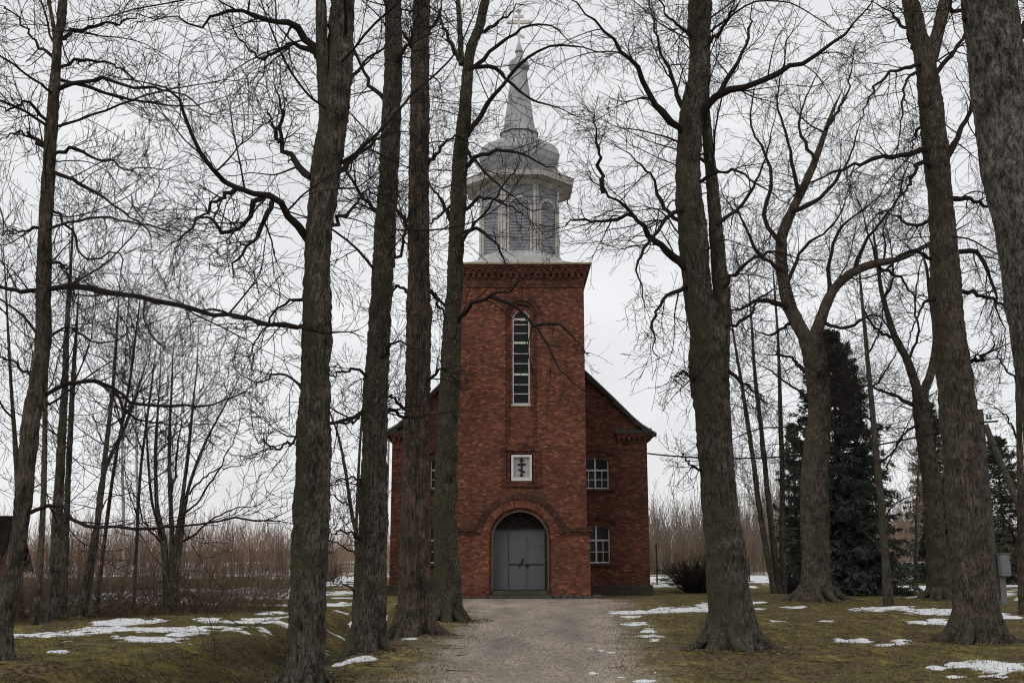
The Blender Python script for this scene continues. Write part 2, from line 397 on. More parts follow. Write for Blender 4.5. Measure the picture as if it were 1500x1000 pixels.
# ------------------------------------------------------------------ terrain
DITCH = np.array([(-14, 9.0), (-7.2, 11.6), (-5.4, 14.2), (-4.6, 16.8), (-4.1, 20), (-3.75, 24), (-3.6, 28), (-4.0, 33), (-5, 38)])
def seg_dist(x, y, pl):
    d = np.full(np.shape(x), 1e9); tt = np.zeros(np.shape(x)); n = len(pl) - 1
    for i in range(n):
        a, b_ = pl[i], pl[i + 1]; ab = b_ - a
        q = np.clip(((x - a[0]) * ab[0] + (y - a[1]) * ab[1]) / (ab @ ab), 0, 1)
        dd = np.hypot(x - a[0] - q * ab[0], y - a[1] - q * ab[1])
        tt = np.where(dd < d, (i + q) / n, tt); d = np.minimum(d, dd)
    return d, tt
def H(x, y):
    x = np.asarray(x, float); y = np.asarray(y, float); shp = np.broadcast(x, y).shape
    x = np.broadcast_to(x, shp).copy(); y = np.broadcast_to(y, shp).copy()
    onpath = np.clip((np.abs(x - .5) - 2.2) / 1.5, 0, 1)
    ch = np.clip((np.maximum(np.abs(x - .33) - 5.6, np.maximum(42.6 - y, y - 66)) + .2) / 1.5, 0, 1)
    z = (.055 * fbm(x, y, .35, 3, 3.3) + .022 * fbm(x, y, 1.7, 3, 9.1)) * onpath * ch
    d, t = seg_dist(x, y, DITCH); fade = np.clip((1 - t) * 3.2, 0, 1)
    z = z - .62 * fade * np.exp(-(d / .85) ** 2)
    sd_ = np.where(x < np.interp(y, DITCH[:, 1], DITCH[:, 0]), 1.0, .25)
    lf_ = sd_ > .5
    up_ = np.clip((d - .7) / 1.1, 0, 1); up_ = up_ * up_ * (3 - 2 * up_)
    z = z + fade * np.where(lf_, .27 * up_ * np.exp(-(np.maximum(d - 1.8, 0) / 7.0) ** 2), .07 * np.exp(-((d - 1.6) / .7) ** 2))
    z = z + (.030 * fbm(x, y, 4.0, 2, 1.9)) * onpath * ch * np.clip((60 - y) / 20, 0, 1) * (np.abs(x) < 16)
    z = z + .16 * np.exp(-((x - 11.5) / 4.5) ** 2 - ((y - 41.5) / 3.0) ** 2)
    z = z + .10 * np.exp(-((x - 16.6) / 1.6) ** 2 - ((y - 40.5) / 1.6) ** 2)
    return z
def lines(a, b, step, far_lo, far_hi, g=1.13):
    c = list(np.arange(a, b + 1e-6, step)); s = step; q = b
    while q < far_hi: s *= g; q += s; c.append(q)
    s = step; q = a
    while q > far_lo: s *= g; q -= s; c.insert(0, q)
    return np.array(c)
gx = lines(-11, 13, .14, -1500, 1500); gy = lines(9, 48, .14, -60, 2500)
GX, GY = np.meshgrid(gx, gy); GZ = H(GX, GY)
def grid_faces(nx, ny):
    i = np.arange(nx * ny).reshape(ny, nx)
    return np.stack([i[:-1, :-1], i[:-1, 1:], i[1:, 1:], i[1:, :-1]], -1).reshape(-1, 4)
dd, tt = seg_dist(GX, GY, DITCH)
soil_shade = np.clip(2.3 - dd / .75, 0, 1) * np.clip((1 - tt) * 3, 0, 1) * np.clip(.75 + .5 * fbm(GX, GY, .8, 3, 7.7), 0, 1)  # ditch: bare earth, its dark colour also painting the shade on the bank
# leaf-covered bare soil below the thicket on the left
lx, ly = GX, GY
soil_shade = np.maximum(soil_shade, np.clip(1 - np.hypot((GX + 14.5) / 7.0, (GY - 29.5) / 3.0), 0, 1) * 2.2)
green = np.clip(1.2 - np.hypot((GX - 9.5) / 7, (GY - 38) / 6), 0, 1) + np.clip(1.1 - np.hypot((GX + 6) / 4.5, (GY - 24) / 6), 0, 1) + np.clip(.9 - np.abs(dd - 2.3) / .6, 0, 1)
green = np.clip(green, 0, 1) * (1 - np.clip(soil_shade * 1.3, 0, 1)) * np.clip(.5 + fbm(GX, GY, .4, 3, 2.2), 0, 1)
for (u_, y_, r_) in ((446, 15.8, .9), (534, 20.2, .9), (605, 24.2, 1.0), (655, 29, .9), (1080, 21, 1.2), (1197, 39.5, 1.1), (1428, 23.2, 1.2), (1376, 40.5, 1.2), (3, 16.6, .6)):
    x_ = float(at(u_, 930, y_)[0]); soil_shade = np.maximum(soil_shade, np.clip(1.15 - np.hypot(GX - x_, GY - y_) / r_ + .35 * fbm(GX, GY, 2.5, 3, 1.2), 0, .9))
soil_shade = np.clip(soil_shade, 0, 1)
o = mesh_np('ground', np.stack([GX, GY, GZ], -1), grid_faces(len(gx), len(gy)), M['ground'], smooth=True, attr={'soil_shade': soil_shade.ravel(), 'green': green.ravel()})
tag(o, kind='structure')

# path
def path_lr(y):
    yy = [-12, 10, 15.8, 20, 25, 30, 34, 38.5, 41, 42.8]
    return np.interp(y, yy, [-1.5, -1.45, -1.43, -1.4, -1.3, -1.05, -1.2, -1.85, -2.0, -2.2]), np.interp(y, yy, [1.7, 1.75, 1.85, 2.2, 2.6, 2.95, 3.3, 4.0, 4.0, 3.4])
py = np.arange(-12, 42.85, .12); ps = np.linspace(-.3, 1.3, 72)
PL, PR = path_lr(py); PX = PL[:, None] + (PR - PL)[:, None] * ps[None, :]
PY = np.repeat(py[:, None], len(ps), 1)
edge = np.clip(1 - np.minimum(ps + .30, 1.30 - ps) / .60, 0, 1)[None, :] * np.ones_like(PX)
dist_e = np.minimum(ps + .30, 1.30 - ps)[None, :] * np.ones_like(PX)
track = np.clip(1 - np.abs(np.abs(ps - .5) - .21) / .10, 0, 1)[None, :] * np.clip(.6 + fbm(PX * 1.5, PY * .4, .6, 4, 3.9), 0, 1)
PZ = H(PX, PY) + np.where(dist_e < .03, -.03, .006) + .006 * fbm(PX, PY, 1.3, 3, 5) * (dist_e > .05)
PZ = np.maximum(PZ, np.where(dist_e < .03, -9, H(PX, PY) + .004))
o = mesh_np('path', np.stack([PX, PY, PZ], -1), grid_faces(len(ps), len(py)), M['gravel'], smooth=True, attr={'edge': edge.ravel(), 'track': track.ravel()})
tag(o, kind='structure')

rng = np.random.default_rng(11)
# pebbles lying on the path
n = 9000
yy = 11 + 26 * rng.random(n) ** 1.6; l, r = path_lr(yy); xx = l + (r - l) * (.5 + .62 * (rng.random(n) - .5) + .1 * rng.normal(size=n))
s = rng.uniform(.006, .019, n); O = np.array([(1, 0, 0), (0, 1, 0), (-1, 0, 0), (0, -1, 0), (0, 0, .7), (0, 0, -.7)])
a = rng.random(n) * 6.28; jit = rng.uniform(.7, 1.3, (n, 6, 3))
V = O[None] * jit * s[:, None, None]
V = np.stack([V[..., 0] * np.cos(a)[:, None] - V[..., 1] * np.sin(a)[:, None], V[..., 0] * np.sin(a)[:, None] + V[..., 1] * np.cos(a)[:, None], V[..., 2]], -1)
V += np.stack([xx, yy, H(xx, yy) + .008 + s * .3], -1)[:, None]
fo = np.array([(0, 1, 4), (1, 2, 4), (2, 3, 4), (3, 0, 4), (1, 0, 5), (2, 1, 5), (3, 2, 5), (0, 3, 5)])
o = mesh_np('loose_pebbles', V, (np.arange(n)[:, None, None] * 6 + fo[None]).reshape(-1, 3), M['pebble'])
tag(o, 'loose grey pebbles scattered over the gravel path to the church', 'gravel', kind='stuff')

# snow left in patches: blobs given where the photograph shows them (photo pixels on the ground)
SNOW = [(60, 947, 60, 5), (150, 938, 75, 7), (215, 955, 55, 5), (250, 940, 70, 6), (330, 938, 60, 4), (190, 925, 45, 4), (120, 960, 35, 3), (380, 922, 25, 4), (305, 922, 18, 4),
        (370, 866, 55, 5), (405, 875, 30, 3), (290, 866, 50, 4), (180, 872, 70, 6), (90, 880, 40, 6), (240, 880, 50, 5), (400, 886, 35, 2.5), (500, 846, 25, 9), (500, 868, 28, 2.5), (495, 884, 22, 2), (400, 905, 22, 3), (500, 897, 12, 2), (516, 905, 4, 2), (395, 918, 35, 3), (440, 868, 40, 4),
        (525, 970, 20, 4), (500, 974, 12, 3), (572, 922, 7, 9), (600, 940, 12, 2), (566, 897, 3, 2), (8, 950, 14, 3), (85, 976, 16, 2.5),
        (1010, 893, 42, 5), (940, 897, 40, 3), (1030, 888, 16, 4), (935, 913, 22, 3), (950, 924, 14, 3), (955, 931, 20, 2.5), (925, 905, 18, 3), (960, 938, 10, 2), (880, 953, 6, 1.5), (865, 951, 4, 1.5), (895, 956, 8, 1.5), (870, 986, 7, 1.5), (910, 992, 10, 1.5), (945, 998, 14, 2), (940, 984, 4, 1.5), (960, 985, 5, 1.5),
        (1090, 885, 25, 2), (1110, 891, 12, 1.2), (1160, 889, 22, 1.6), (1140, 912, 14, 1.3), (1212, 911, 10, 1.6), (1310, 893, 55, 3.5), (1370, 896, 45, 3), (1370, 912, 34, 4), (1245, 937, 26, 2.4), (1300, 942, 22, 2.2), (1318, 938, 14, 2), (1455, 975, 50, 9), (1490, 968, 35, 5), (1420, 970, 30, 5), (1375, 977, 14, 2.5), (1400, 990, 14, 2.5), (1455, 988, 18, 2.5), (1480, 904, 20, 2), (1465, 898, 18, 2), (1340, 877, 22, 2), (1340, 860, 40, 4), (1350, 846, 45, 4), (1290, 850, 20, 4), (1480, 850, 40, 8), (1470, 868, 25, 4), (1495, 880, 15, 2),
        (1090, 860, 25, 2), (1120, 850, 40, 6), (985, 858, 45, 2.2), (1165, 838, 20, 10), (960, 850, 30, 4), (1020, 846, 40, 5)]
def snow_height(x, y):
    h = np.full(np.shape(x), -1.0)
    for (u, v, du, dv) in SNOW:
        cx, cy = ground_px(u, v); _, ya = ground_px(u, v - dv); _, yb = ground_px(u, v + dv)
        rx = du * cy / F; ry = max((ya - yb) / 2, .08)
        q = 1 - np.sqrt(((x - cx - (y - cy) * cx / cy) / rx) ** 2 + ((y - cy) / ry) ** 2)
        h = np.maximum(h, np.maximum(q, -1))
    n_ = fbm(x * .7, y * 1.5, 1.0, 3, 4.4) * .65 + fbm(x * .7, y * 1.3, 4.5, 4, 2.4) * .62
    far = np.clip((y - 62) / 14, 0, 1)
    fld = np.clip(.25 + fbm(x, y / 2.2, .13, 4, 8.8) * .8, -1, .8) * far - (1 - far)
    cx, cy = ground_px(215, 938); e_ = np.clip(1.25 - np.hypot((x - cx) / 6.5, (y - cy) / 5.0), 0, 1)
    cx, cy = ground_px(330, 872); e_ = np.maximum(e_, np.clip(1.3 - np.hypot((x - cx) / 9, (y - cy) / 9.0), 0, 1))
    strk = fbm(x * .33 + .1 * y, y * 1.0, .9, 5, 6.2) * .9 - .02 + (e_ - 1) * 1.3
    return np.maximum(np.maximum(h + n_ * np.clip(1.0 + h, 0, 1), fld), strk)
sx = lines(-13, 13, .07, -70, 70, 1.06); sy = lines(12, 36, .08, 11.8, 170, 1.05)
SX, SY = np.meshgrid(sx, sy); S = snow_height(SX, SY)
ins = (np.abs(SX - .33) < 6.4) & (SY > 42) & (SY < 67)
S = np.where(ins, -1, S)
SZ = H(SX, SY) + np.clip(S * .06, -.05, .020) - .004
fc = grid_faces(len(sx), len(sy)); keep = (S.ravel()[fc] > 0).any(1)
fc = fc[keep]; used, inv = np.unique(fc, return_inverse=True)
o = mesh_np('snow_patches', np.stack([SX, SY, SZ], -1).reshape(-1, 3)[used], inv.reshape(-1, 4), M['snow'], smooth=True, attr={'depth': S.ravel()[used]})
tag(o, 'thin white patches of melting old snow on the mossy ground', 'snow', kind='stuff')

# short winter grass and fallen leaves
def scatter(n, y0, y1, xs, rng, pw=1.7):
    y = y0 + (y1 - y0) * rng.random(n) ** pw; x = (rng.random(n) - .5) * 2 * xs * (y / y0 * .6 + .4)
    l, r = path_lr(y); off = np.where(x < (l + r) / 2, l - x, x - r)
    ok = (off > -.25 + .35 * rng.normal(size=n)) & ~((np.abs(x - .33) < 5.9) & (y > 42.4)) & ~((np.abs(x - .33) < 3) & (y > 42))
    return x[ok], y[ok]
x, y = scatter(150000, 12, 50, 6.6, rng); dn = fbm(x, y, .9, 3, 6.6) > -.35
x, y = x[dn], y[dn]; n = len(x)
hgt = rng.uniform(.015, .05, n) * (1 + .6 * (fbm(x, y, .7, 2, 1.1) > .2)); a = rng.random(n) * 6.28; wd = rng.uniform(.003, .007, n) * (1 + y / 30)
ln = rng.normal(size=(n, 2)) * .025; z = H(x, y)
V = np.stack([np.stack([x - np.cos(a) * wd, y - np.sin(a) * wd, z - .005], -1), np.stack([x + np.cos(a) * wd, y + np.sin(a) * wd, z - .005], -1), np.stack([x + ln[:, 0], y + ln[:, 1], z + hgt], -1)], 1)
o = mesh_np('grass_blades', V, np.arange(n * 3).reshape(-1, 3), M['grass'])
tag(o, 'short dull winter grass poking out of the moss', 'grass', kind='stuff')
x, y = scatter(14000, 12, 46, 6.6, rng); n = len(x); a = rng.random(n) * 6.28; s = rng.uniform(.012, .03, n); z = H(x, y) + .006
c_, s_ = np.cos(a) * s, np.sin(a) * s; tl = rng.uniform(-.4, .9, (n, 4)) * s[:, None]
V = np.stack([np.stack([x + c_, y + s_, z + tl[:, 0].clip(0)], -1), np.stack([x - s_ * .7, y + c_ * .7, z + tl[:, 1].clip(0)], -1), np.stack([x - c_, y - s_, z + tl[:, 2].clip(0)], -1), np.stack([x + s_ * .7, y - c_ * .7, z + tl[:, 3].clip(0)], -1)], 1)
o = mesh_np('fallen_leaves', V, np.arange(n * 4).reshape(-1, 4), M['leaf'])
tag(o, 'brown fallen leaves lying all over the mossy ground', 'leaves', kind='stuff')

# ------------------------------------------------------------------ church
AX = .33; TY = 43.0; TH = 2.69; TD = 5.36; BY = 46.0; BH = 5.57
church = thing('brick_church', (AX, TY, 0), 'red brick church with a tall front tower and a grey tin lantern and spire', 'church')
def arch(cx, cz, r, n=22, a0=0, a1=math.pi): return [(cx + r * math.cos(a0 + (a1 - a0) * i / n), cz + r * math.sin(a0 + (a1 - a0) * i / n)) for i in range(n + 1)]
def arch_open(cx, hw, z0, zs, rise=None, n=22):
    """opening outline: straight jambs, then a round (rise None) or segmental head"""
    if rise is None: top = arch(cx, zs, hw, n)
    else:
        r = (hw * hw + rise * rise) / (2 * rise); a = math.asin(hw / r); top = arch(cx, zs + rise - r, r, n, math.pi / 2 - a, math.pi / 2 + a)
    return [(cx - hw, z0), (cx + hw, z0)] + top
ZS = 2.50                                         # string course / springing
PHW = 1.14; PSZ = 2.30                            # portal half width, springing height
# tower shaft (front skin, recess back, solid sides)
tb = MB()
portal = arch_open(AX, PHW, -.2, PSZ)
def notch(outer_x0, outer_x1, z1, open_):         # rectangle standing on the ground with an open portal
    mid = open_[2:]                               # the arch from right to left
    return [(outer_x0, -.3), (open_[0][0], -.3)] + list(reversed(mid)) + [(open_[1][0], -.3), (outer_x1, -.3), (outer_x1, z1), (outer_x0, z1)]
slot = arch_open(AX + .05, .65, 6.15, 11.52)
SURR = [(AX + .05 - .62, 4.55), (AX + .05 + .62, 4.55), (AX + .05 + .62, 5.92), (AX + .05 - .62, 5.92)]
tb.extrude(notch(AX - TH, AX + TH, 12.80, portal), [slot, SURR], TY, TY + .16)
win = arch_open(AX + .05, .36, 7.80, 11.43)
tb.extrude(notch(AX - TH, AX + TH, 12.80, portal), [win], TY + .1605, TY + .42)
tb.box(AX - TH, AX - TH + .4, TY + .4205, TY + TD, -.3, 12.80); tb.box(AX + TH - .4, AX + TH, TY + .4205, TY + TD, -.3, 12.80)
tb.box(AX - TH + .4, AX + TH - .4, TY + TD - .4, TY + TD, -.3, 12.80)
tb.box(AX - TH + .4, AX + TH - .4, TY + 2.2, TY + 2.4, -.3, 12.80)
tb.build('tower_wall', M['brick'], church)
# inner jambs of the slot panel (stepped brick edges)
st_ = MB()
for sgn in (-1, 1):
    x0 = AX + .05 + sgn * .65
    st_.box(min(x0, x0 - sgn * .14), max(x0, x0 - sgn * .14), TY + .06, TY + .16, 6.15, 11.50)
st_.ring(AX + .05, 11.52, .51, .65, 0.0, math.pi, TY + .06, TY + .159)
st_.ring(AX + .05, 11.52, .655, .90, 0.0, math.pi, TY - .012, TY + .05)
st_.box(AX - .66, AX + .76, TY - .05, TY + .05, 6.06, 6.15)
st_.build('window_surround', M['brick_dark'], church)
# lower storey of the tower stands proud
for sgn in (-1, 1):
    q_ = [(AX + sgn * x, z) for x, z in ((TH + .11, -.3), (PHW + .10, -.3), (PHW + .10, PSZ), (math.sqrt((PHW + .10) ** 2 - (ZS - PSZ) ** 2), ZS), (TH + .11, ZS))]
    lw = MB(); lw.extrude(q_, [], TY - .13, TY - .003)
    xs = sorted((AX + sgn * (TH + .003), AX + sgn * (TH + .11)))
    lw.box(xs[0], xs[1], TY - .003, TY + 2.9, -.3, ZS)
    lw.build('lower_wall', M['brick'], church)
pl_ = MB()
pl_.ring(AX, PSZ, PHW + .10, PHW + .13, 0, math.pi, TY - .10, TY - .002, 40)
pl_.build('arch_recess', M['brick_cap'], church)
va = MB(); va.ring(AX, PSZ, PHW + .13, PHW + .46, 0.10, math.pi - .10, TY - .145, TY - .002, 44); va.build('arch_voussoirs', M['brick'], church)
hd = MB()
hd.ring(AX, PSZ, PHW + .46, PHW + .70, .13, math.pi - .13, TY - .19, TY - .001, 44)
for sgn in (-1, 1):
    for (dz0, dz1, pr) in ((.0, .10, .20), (.10, .20, .245), (.20, .26, .21)):
        a_, b_ = AX + sgn * (PHW + .60 + .06), AX + sgn * (TH + pr - .02)
        hd.box(min(a_, b_), max(a_, b_), TY - pr, TY - .002, ZS + dz0, ZS + dz1)
        a_ = AX + sgn * (TH + .0035); hd.box(min(a_, b_), max(a_, b_), TY - .0015, TY + 2.95, ZS + dz0, ZS + dz1)
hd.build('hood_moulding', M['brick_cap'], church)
rr = random.Random(3)
for sgn in (-1, 1):                               # rough footing stones on either side of the step
    x = AX + sgn * 1.3
    while abs(x - AX) < TH + .2:
        wd = rr.uniform(.22, .45); fd = MB(); fd.box(min(x, x + sgn * wd), max(x, x + sgn * wd) - .02, TY - .13 - rr.uniform(.06, .16), TY - .14, -.2, rr.uniform(.07, .17)); x += sgn * wd
        fd.build('footing_stone', M['stone'], church, bevel=.03)
sp = MB(); sp.box(AX - 1.25, AX + 1.25, TY - .34, TY + .9, -.2, .13); sp.box(AX - 1.13, AX + 1.13, TY + .02, TY + 1.2, .132, .30); sp.build('door_step', M['stone'], church, bevel=.015)
# portal lining, door, fanlight
ln_ = MB()
ln_.ring(AX, PSZ, PHW - .035, PHW - .002, 0, math.pi, TY - .05, TY + .9, 36)
for sgn in (-1, 1):
    x0 = AX + sgn * PHW; ln_.box(min(x0 - sgn * .035, x0 - sgn * .002), max(x0 - sgn * .035, x0 - sgn * .002), TY - .05, TY + .9, .30, PSZ)
ln_.build('door_lining', plain('portal_plaster_edge', (.14, .12, .11), .8, .3, 6), church)
DY = TY + .62; DT = 2.67
dr = MB(); dx0, dx1 = -.80, 1.34
dr.box(dx0, dx1, DY, DY + .06, .31, DT)
dr.box(dx0, dx1, DY - .02, DY - .001, DT - .07, DT); 
door = dr.build('door', M['door'], church)
for (a_, b_) in ((dx0 + .01, -.145), (-.125, .60), (.62, dx1 - .01)):
    q = MB(); q.box(a_, b_, DY - .03, DY - .021, .33, DT - .09); q.box(a_, a_ + .05, DY - .042, DY - .031, .33, DT - .09); q.box(b_ - .05, b_, DY - .042, DY - .031, .33, DT - .09)
    q.build('door_leaf', M['door'], door, bevel=.004)
q = MB(); q.box(-.12, dx1 - .06, DY - .055, DY - .0425, 1.30, 1.345); q.build('door_bar', M['dark_wood'], door)
q = MB(); q.bar((.28, DY - .07, 1.22), (.47, DY - .07, 1.55), .05, .03); q.build('door_handle', M['black'], door)
q = MB(); q.lathe(.615, DY - .06, [(.045, 1.22), (.055, 1.25), (.055, 1.32), (.04, 1.35)], 10); q.build('door_lock', M['black'], door)
for z in (.65, 1.0, 1.6, 2.2):
    q = MB(); q.box(-.147, -.123, DY - .05, DY - .0435, z, z + .16); q.build('hinge', M['black'], door)
fl = MB(); fl.box(AX - PHW, AX + PHW, DY + .2, DY + .24, .3, 3.5); fl.build('portal_back', M['dark_wood'], church)
fl = MB()
fl.box(AX - PHW + .04, AX + PHW - .04, DY - .03, DY + .05, DT + .004, DT + .09)
fl.box(dx1 + .005, AX + PHW - .04, DY + .02, DY + .06, .31, DT)
fl.box(AX - PHW + .04, dx0 - .005, DY - .01, DY + .05, .31, DT)
for i in range(1, 6):
    a = math.pi * i / 6; fl.bar((AX + .4 * math.cos(a), DY + .02, DT + .09 + .25 * math.sin(a)), (AX + 1.0 * math.cos(a), DY + .02, min(PSZ + 1.05 * math.sin(a), 3.35)), .035, .03)
fl.ring(AX, DT + .06, .40, .44, 0.05, math.pi - .05, DY, DY + .04, 16)
fl.build('fanlight', plain('fanlight_timber', (.05, .04, .033), .8, .3, 9), church)

def window(cx, hw, z0, zs, yf, rise, bars_z, mull=True, sash=None, extra=()):
    g = MB(); g.extrude(arch_open(cx, hw, z0, zs, rise), [], yf + .06, yf + .07); 
    fr = MB(); tk = .055
    o_ = arch_open(cx, hw, z0, zs, rise); i_ = arch_open(cx, hw - tk, z0 + tk, zs, None if rise is None else rise * .8)
    fr.extrude(o_, [i_], yf - .01, yf + .05)
    if mull: fr.box(cx - .032, cx + .032, yf - .006, yf + .045, z0 + tk, zs + (rise or hw) - .02)
    for z, t_, wv in bars_z: fr.box(cx - hw + tk - .002, cx + hw - tk + .002, yf + (.0 if t_ > .03 else .012), yf + .042, z - t_, z + t_)
    for (xx, za, zb) in extra: fr.box(xx - .014, xx + .014, yf + .014, yf + .040, za, zb)
    f = fr.build('window', M['frame'], church)
    g.build('pane', M['glass'], f)
    return f
# tall tower window
bz = []
for z in (10.40, 9.06): bz.append((z, .045, 0))
for a_, b_ in ((7.86, 9.02), (9.10, 10.36), (10.44, 11.55)):
    for k in (1, 2): bz.append((a_ + (b_ - a_) * k / 3, .016, 0))
bz.append((11.40, .05, 0))
window(AX + .05, .36, 7.80, 11.43, TY + .22, None, bz, mull=False)
s_ = MB(); s_.box(AX - .36, AX + .46, TY + .1, TY + .2, 7.72, 7.80); s_.build('sill', M['white'], church)
# icon niche with the eight-pointed cross
ic = MB(); cx = AX + .06
ic.box(cx - .36, cx + .36, TY + .100, TY + .159, 4.66, 5.70)
icon = ic.build('icon_panel', M['iconback'], church)
q = MB(); q.extrude([(cx - .42, 4.64), (cx + .42, 4.64), (cx + .42, 5.70), (cx - .42, 5.70)], [[(cx - .325, 4.77), (cx + .325, 4.77), (cx + .325, 5.605), (cx - .325, 5.605)]], TY - .03, TY + .0995)
q.build('icon_frame', plain('white_frame_paint', (.66, .65, .63), .6, .12, 9), icon, bevel=.008)
q = MB(); yb = TY + .06
q.box(cx - .035, cx + .035, yb, yb + .035, 4.86, 5.58)
q.box(cx - .165, cx + .165, yb - .002, yb + .033, 5.28, 5.36)
q.box(cx - .085, cx + .085, yb - .002, yb + .033, 5.455, 5.51)
q.extrude([(cx - .13, 5.16), (cx - .13, 5.09), (cx + .13, 4.98), (cx + .13, 5.05)], [], yb - .003, yb + .032)
q.box(cx - .075, cx + .075, yb - .002, yb + .033, 4.84, 4.90)
q.build('icon_cross', M['black'], icon)
q = MB(); S0, S1 = cx - .80, cx + .80
for sgn in (-1, 1):
    a_, b_ = sorted((cx + sgn * .62, cx + sgn * .80)); q.box(a_, b_, TY - .05, TY + .1, 4.55, 5.86)
    a_, b_ = sorted((cx + sgn * .475, cx + sgn * .617)); q.box(a_, b_, TY + .02, TY + .158, 4.55, 5.90)
q.box(cx - .47, cx + .47, TY + .02, TY + .158, 5.735, 5.92)
q.box(cx - .84, cx + .84, TY - .075, TY + .08, 5.865, 5.98); q.box(cx - .70, cx + .70, TY - .075, TY + .08, 5.985, 6.055)
q.box(cx - .84, cx + .84, TY - .08, TY + .08, 4.40, 4.545); q.box(cx - .47, cx + .47, TY - .04, TY + .12, 4.55, 4.62)
q.build('icon_surround', M['brick_dark'], church)
# tower cornice with brick dentils
co = MB()
def band(z0, z1, pr):
    co.box(AX - TH - pr, AX + TH + pr, TY - pr, TY + TD + pr, z0, z1)
band(12.72, 12.80, .04); band(12.803, 13.06, .02); band(13.30, 13.36, .13); band(13.48, 13.56, .20); band(13.563, 13.66, .255)
co.box(AX - TH - .02, AX + TH + .02, TY - .02, TY + TD + .02, 13.06, 13.30)
co.box(AX - TH - .13, AX + TH + .13, TY - .13, TY + TD + .13, 13.36, 13.48)
for k in range(22):
    x = AX - TH - .10 + k * (2 * TH + .2) / 21.5
    co.box(x, x + .125, TY - .12, TY - .021, 13.14, 13.299); co.box(x + .12, x + .24, TY - .185, TY - .131, 13.37, 13.479)
    co.box(x + .02, x + .105, TY - .07, TY - .0211, 13.06, 13.139)
    y = TY - .05 + k * TD / 21.5
    for sgn in (-1, 1):
        a_, b_ = sorted((AX + sgn * (TH + .021), AX + sgn * (TH + .12))); co.box(a_, b_, y, y + .125, 13.14, 13.299)
        a_, b_ = sorted((AX + sgn * (TH + .131), AX + sgn * (TH + .185))); co.box(a_, b_, y + .12, y + .24, 13.37, 13.479)
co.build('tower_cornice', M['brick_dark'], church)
# tin skirt roof from square eave to octagonal lantern
TCY = TY + TD / 2
sk = MB(); LA = 1.73; LR = LA / math.cos(math.pi / 8)
def sq_oct(t):
    """16 points between a square (t=0) and an octagon (t=1)"""
    E = TH + .30; pts = []
    for i in range(32):
        a = 2 * math.pi * i / 32 + math.pi / 32
        c_, s_ = math.cos(a), math.sin(a); sq = E / max(abs(c_), abs(s_))
        k = math.pi / 4; r8 = (LA + .10) / math.cos((a + math.pi / 8) % k - math.pi / 8)
        r = sq * (1 - t) + r8 * t
        pts.append((AX + r * c_, TCY + r * s_))
    return pts
prof = [(0, 13.665), (0, 13.70), (.30, 13.90), (.55, 14.09), (.8, 14.28), (.93, 14.42), (1.0, 14.54)]
pr0 = None
for (t_, z) in prof:
    ring_ = [(p[0], p[1], z) for p in sq_oct(t_)]
    if pr0:
        for i in range(32): sk.poly([pr0[i], pr0[(i + 1) % 32], ring_[(i + 1) % 32], ring_[i]])
    pr0 = ring_
sk.build('skirt_roof', M['tin_light'], church)
ee = MB(); E = TH + .30
for (x0, x1, y0, y1) in ((AX - E - .012, AX + E + .012, TCY - E - .012, TCY - E + .10), (AX - E - .012, AX + E + .012, TCY + E - .10, TCY + E + .012), (AX - E - .012, AX - E + .10, TCY - E + .1, TCY + E - .1), (AX + E - .10, AX + E + .012, TCY - E + .1, TCY + E - .1)):
    ee.box(x0, x1, y0, y1, 13.663, 13.735)
ee.build('roof_edge', M['tin_edge'], church)
# lantern
la = MB(); la.lathe(AX, TCY, [(LR, 14.45), (LR, 17.85)], 8); la.build('lantern_wall', M['lantern_wall'], church)
def face(i):
    a = -math.pi / 2 + i * math.pi / 4; n = (math.cos(a), math.sin(a)); tg = (-n[1], n[0])
    return lambda x, y, z: (AX + n[0] * (LA - y) + tg[0] * x, TCY + n[1] * (LA - y) + tg[1] * x, z)
HS = LA * math.tan(math.pi / 8)
for i in range(8):
    T = face(i)
    lv = MB()                                       # louvred arch panel of sloping boards
    lv.extrude(arch_open(0, .45, 14.62, 16.55), [], -.012, -.002, T)
    for k in range(17):
        z = 14.66 + k * .14
        hw = .44 if z < 16.5 else math.sqrt(max(.44 ** 2 - (z - 16.5) ** 2, 0))
        if hw < .08: continue
        sl_ = .08 if i in (1, 2, 0) else -.08
        if i == 0: sl_ = 0
        q_ = [(-hw, z - sl_), (hw, z + sl_), (hw, z + sl_ + .105), (-hw, z - sl_ + .105)]
        lv.extrude(q_, [], -.036, -.0125, T)
    lo = lv.build('louvre_panel', M['lantern_wall'], church)
    fr = MB(); o_ = arch_open(0, .55, 14.56, 16.55); i_ = arch_open(0, .45, 14.62, 16.55); fr.extrude(o_, [i_], -.06, -.001, T)
    fr.build('louvre_frame', M['white'], lo)
    pi_ = MB()
    for sgn in (-1, 1):
        a_, b_ = sorted((sgn * (HS - .005), sgn * (HS - .12))); pi_.extrude([(a_, 14.55), (b_, 14.55), (b_, 17.82), (a_, 17.82)], [], -.05, -.0015, T)
    pi_.build('corner_board', M['white'], church)
bs = MB(); bs.lathe(AX, TCY, [(LR + .12, 14.50), (LR + .12, 14.56), (LR + .02, 14.575)], 8); bs.build('lantern_base', M['tin_light'], church)
oc = 1 / math.cos(math.pi / 8)
ev = MB(); ev.lathe(AX, TCY, [(LR + .02, 17.62), (LR + .16, 17.72), (LR + .18, 17.80), (2.25 * oc, 17.86), (2.38 * oc, 17.86), (2.40 * oc, 18.12), (2.36 * oc, 18.13)], 8, caps=False); ev.build('lantern_eave', M['white'], church)
er = MB(); er.lathe(AX, TCY, [(2.44 * oc, 18.125), (2.44 * oc, 18.155), (1.5, 18.55)], 8); er.build('lantern_roof', M['tin'], church)
